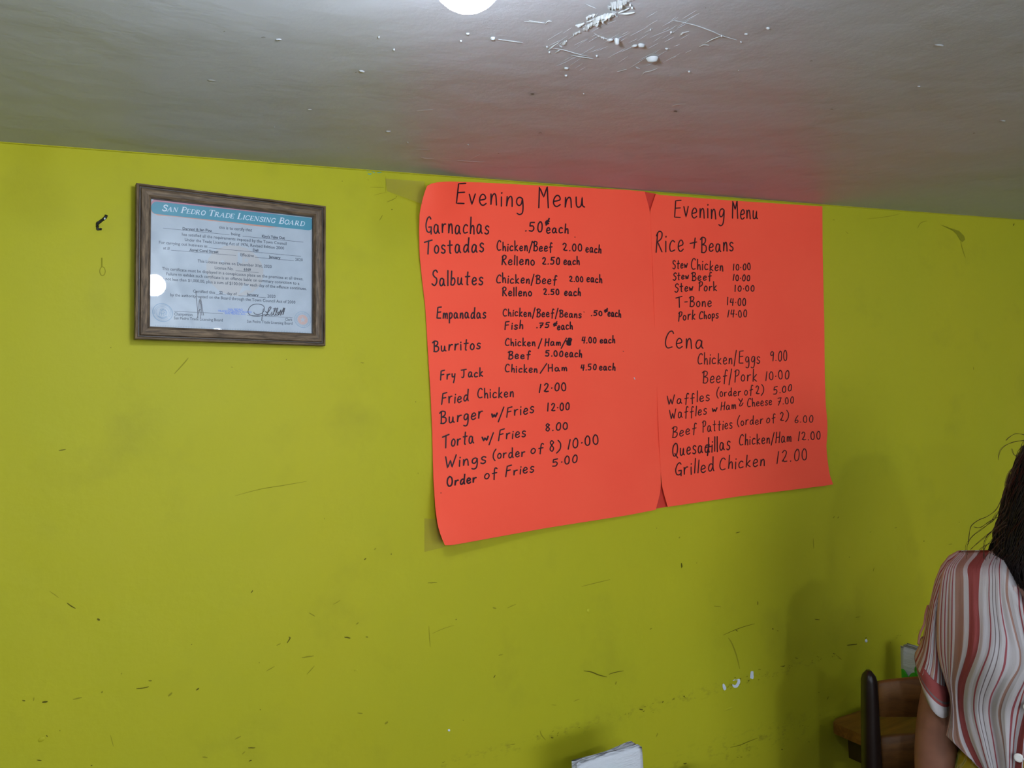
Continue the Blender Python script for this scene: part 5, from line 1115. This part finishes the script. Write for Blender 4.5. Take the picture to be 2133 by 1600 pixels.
# hair: a solid mass with locks, and loose strands
z5 = block(1950, 880, 4.213)
def H5(X, Y, y=0.0): return loc(*z5(X, Y), y)
left_edge = [(1000, -60), (860, 120), (790, 250), (735, 360), (700, 480), (665, 560), (640, 650), (615, 750), (598, 850), (588, 950), (582, 1050), (568, 1150), (556, 1240), (600, 1340), (680, 1420)]
bm = BM(); rings = []; N = 30
for (X, Y) in left_edge:
    p = H5(X, Y, 0); zz = p.z; dome = math.sqrt(max(.02, 1 - max(0, (zz - 1.44) / .108) ** 2)); half = max(HX - p.x, .078 * dome)
    r_ = []
    for k in range(N):
        t_ = math.pi * (-.42) + (math.pi * 1.84) * k / (N - 1)      # open towards the face
        if zz > 1.468: t_ = 2 * math.pi * k / (N - 1)
        dd = .098 * dome if zz > 1.40 else .085
        wv = 1 + .03 * math.sin(t_ * 9 + zz * 60)
        r_.append(bm.verts.new((HX + half * wv * math.cos(t_), .012 + dd * wv * math.sin(t_), zz + .004 * math.sin(k * 2.1))))
    rings.append(r_)
for r_, s_ in zip(rings, rings[1:]):
    for k in range(N - 1): bm.faces.new((r_[k], s_[k], s_[k + 1], r_[k + 1]))
bm.faces.new(rings[0])
hair = obj('hair', bm, M['hair'], person, True); solid(hair, .012)
bm = BM(); rh = random.Random(11)
for s_ in (-1, 1):
  for k in range(750):
    ph = rh.uniform(.02, 1.0); a_ = -1.15 + ph * 2.3
    pts = []; wob = rh.uniform(0, 6); amp = rh.uniform(.002, .008); end = rh.uniform(11, 14.9); st = rh.uniform(1.0, 6)
    n_ = 14; i0 = 0
    for q in range(n_ + 1):
        t_ = st + (end - st) * q / n_; i_ = min(int(t_), 13); f = t_ - i_
        X = left_edge[i_][0] * (1 - f) + left_edge[i_ + 1][0] * f; Y = left_edge[i_][1] * (1 - f) + left_edge[i_ + 1][1] * f
        p = H5(X, Y, 0); half = HX - p.x
        dome = math.sqrt(max(.02, 1 - max(0, (p.z - 1.44) / .108) ** 2)); half = max(half, .078 * dome); dd = .098 * dome
        curl = 1 if q < 9 else 1 + .02 * (q - 8)
        pts.append(Vector((HX + s_ * (half + .003 + amp * math.sin(wob + q * .9)) * math.cos(a_) * curl, .012 + (dd + .004 + amp * math.cos(wob + q)) * math.sin(a_), p.z)))
    tube(bm, crom(pts, 2), [.0003, .0008] + [.0011] * (2 * n_ - 5) + [.0009, .0007, .0005, .0002], 3, cap=False)
o = obj('hair_locks', bm, M['hair'], person, True); tag(o, kind='stuff')
strands = ['771,250 700,370 640,440 610,520 590,620 560,700 520,770 450,825 370,860 310,910 290,980 280,1070', '700,400 650,470 620,560 580,680', '650,640 600,760 540,800 470,880 400,940 330,990 290,1040 270,1100 280,1200',
 '620,840 560,900 490,960 440,1010 415,1080 420,1160 450,1230 500,1270 580,1300', '600,960 560,1000 500,1050 430,1080 380,1120 360,1170', '620,780 560,820 470,870 390,920 330,920', '800,120 771,108 700,100 640,130 610,160', '810,150 771,160 680,170 600,210 560,260 545,330',
 '660,230 690,290 771,270', '420,1230 440,1260 480,1330 560,1360 660,1380', '680,480 650,520 620,640 600,740 560,800', '740,330 700,350 680,420 650,520 600,600 570,700', '640,700 610,800 560,860 500,940 450,990 420,1050', '600,1040 540,1080 480,1130 430,1200 445,1250', '620,900 540,960 480,1040 430,1100 418,1180 440,1240 520,1310 620,1350',
 '771,200 720,250 700,330', '600,1100 550,1150 520,1230 560,1290 640,1330', '610,880 520,930 430,1000 360,1060 300,1120', '590,1150 540,1090 545,1060', '700,380 640,450 605,560', '630,620 580,660 560,740 540,800 500,860 440,900', '760,340 700,420 660,520 640,600', '600,1000 510,1100 470,1180 500,1260 600,1320']
bm = BM(); k = 0
for s in strands:
    base = [tuple(map(float, q.split(','))) for q in s.split()]
    for rep in range(2):
        k += 1; yy = rh.uniform(-.06, -.02); jx = rh.uniform(-9, 9) * rep
        pts = crom([H5(X + jx + rep * rh.uniform(-6, 6), Y + rep * rh.uniform(-8, 8), yy) for X, Y in base], 5)
        tube(bm, pts, [.00042 if rep == 0 else .0003] * (len(pts) - 2) + [.0003, .00015], 5)
o = obj('loose_strands', bm, M['hair_thin'], person, True); tag(o, kind='stuff')
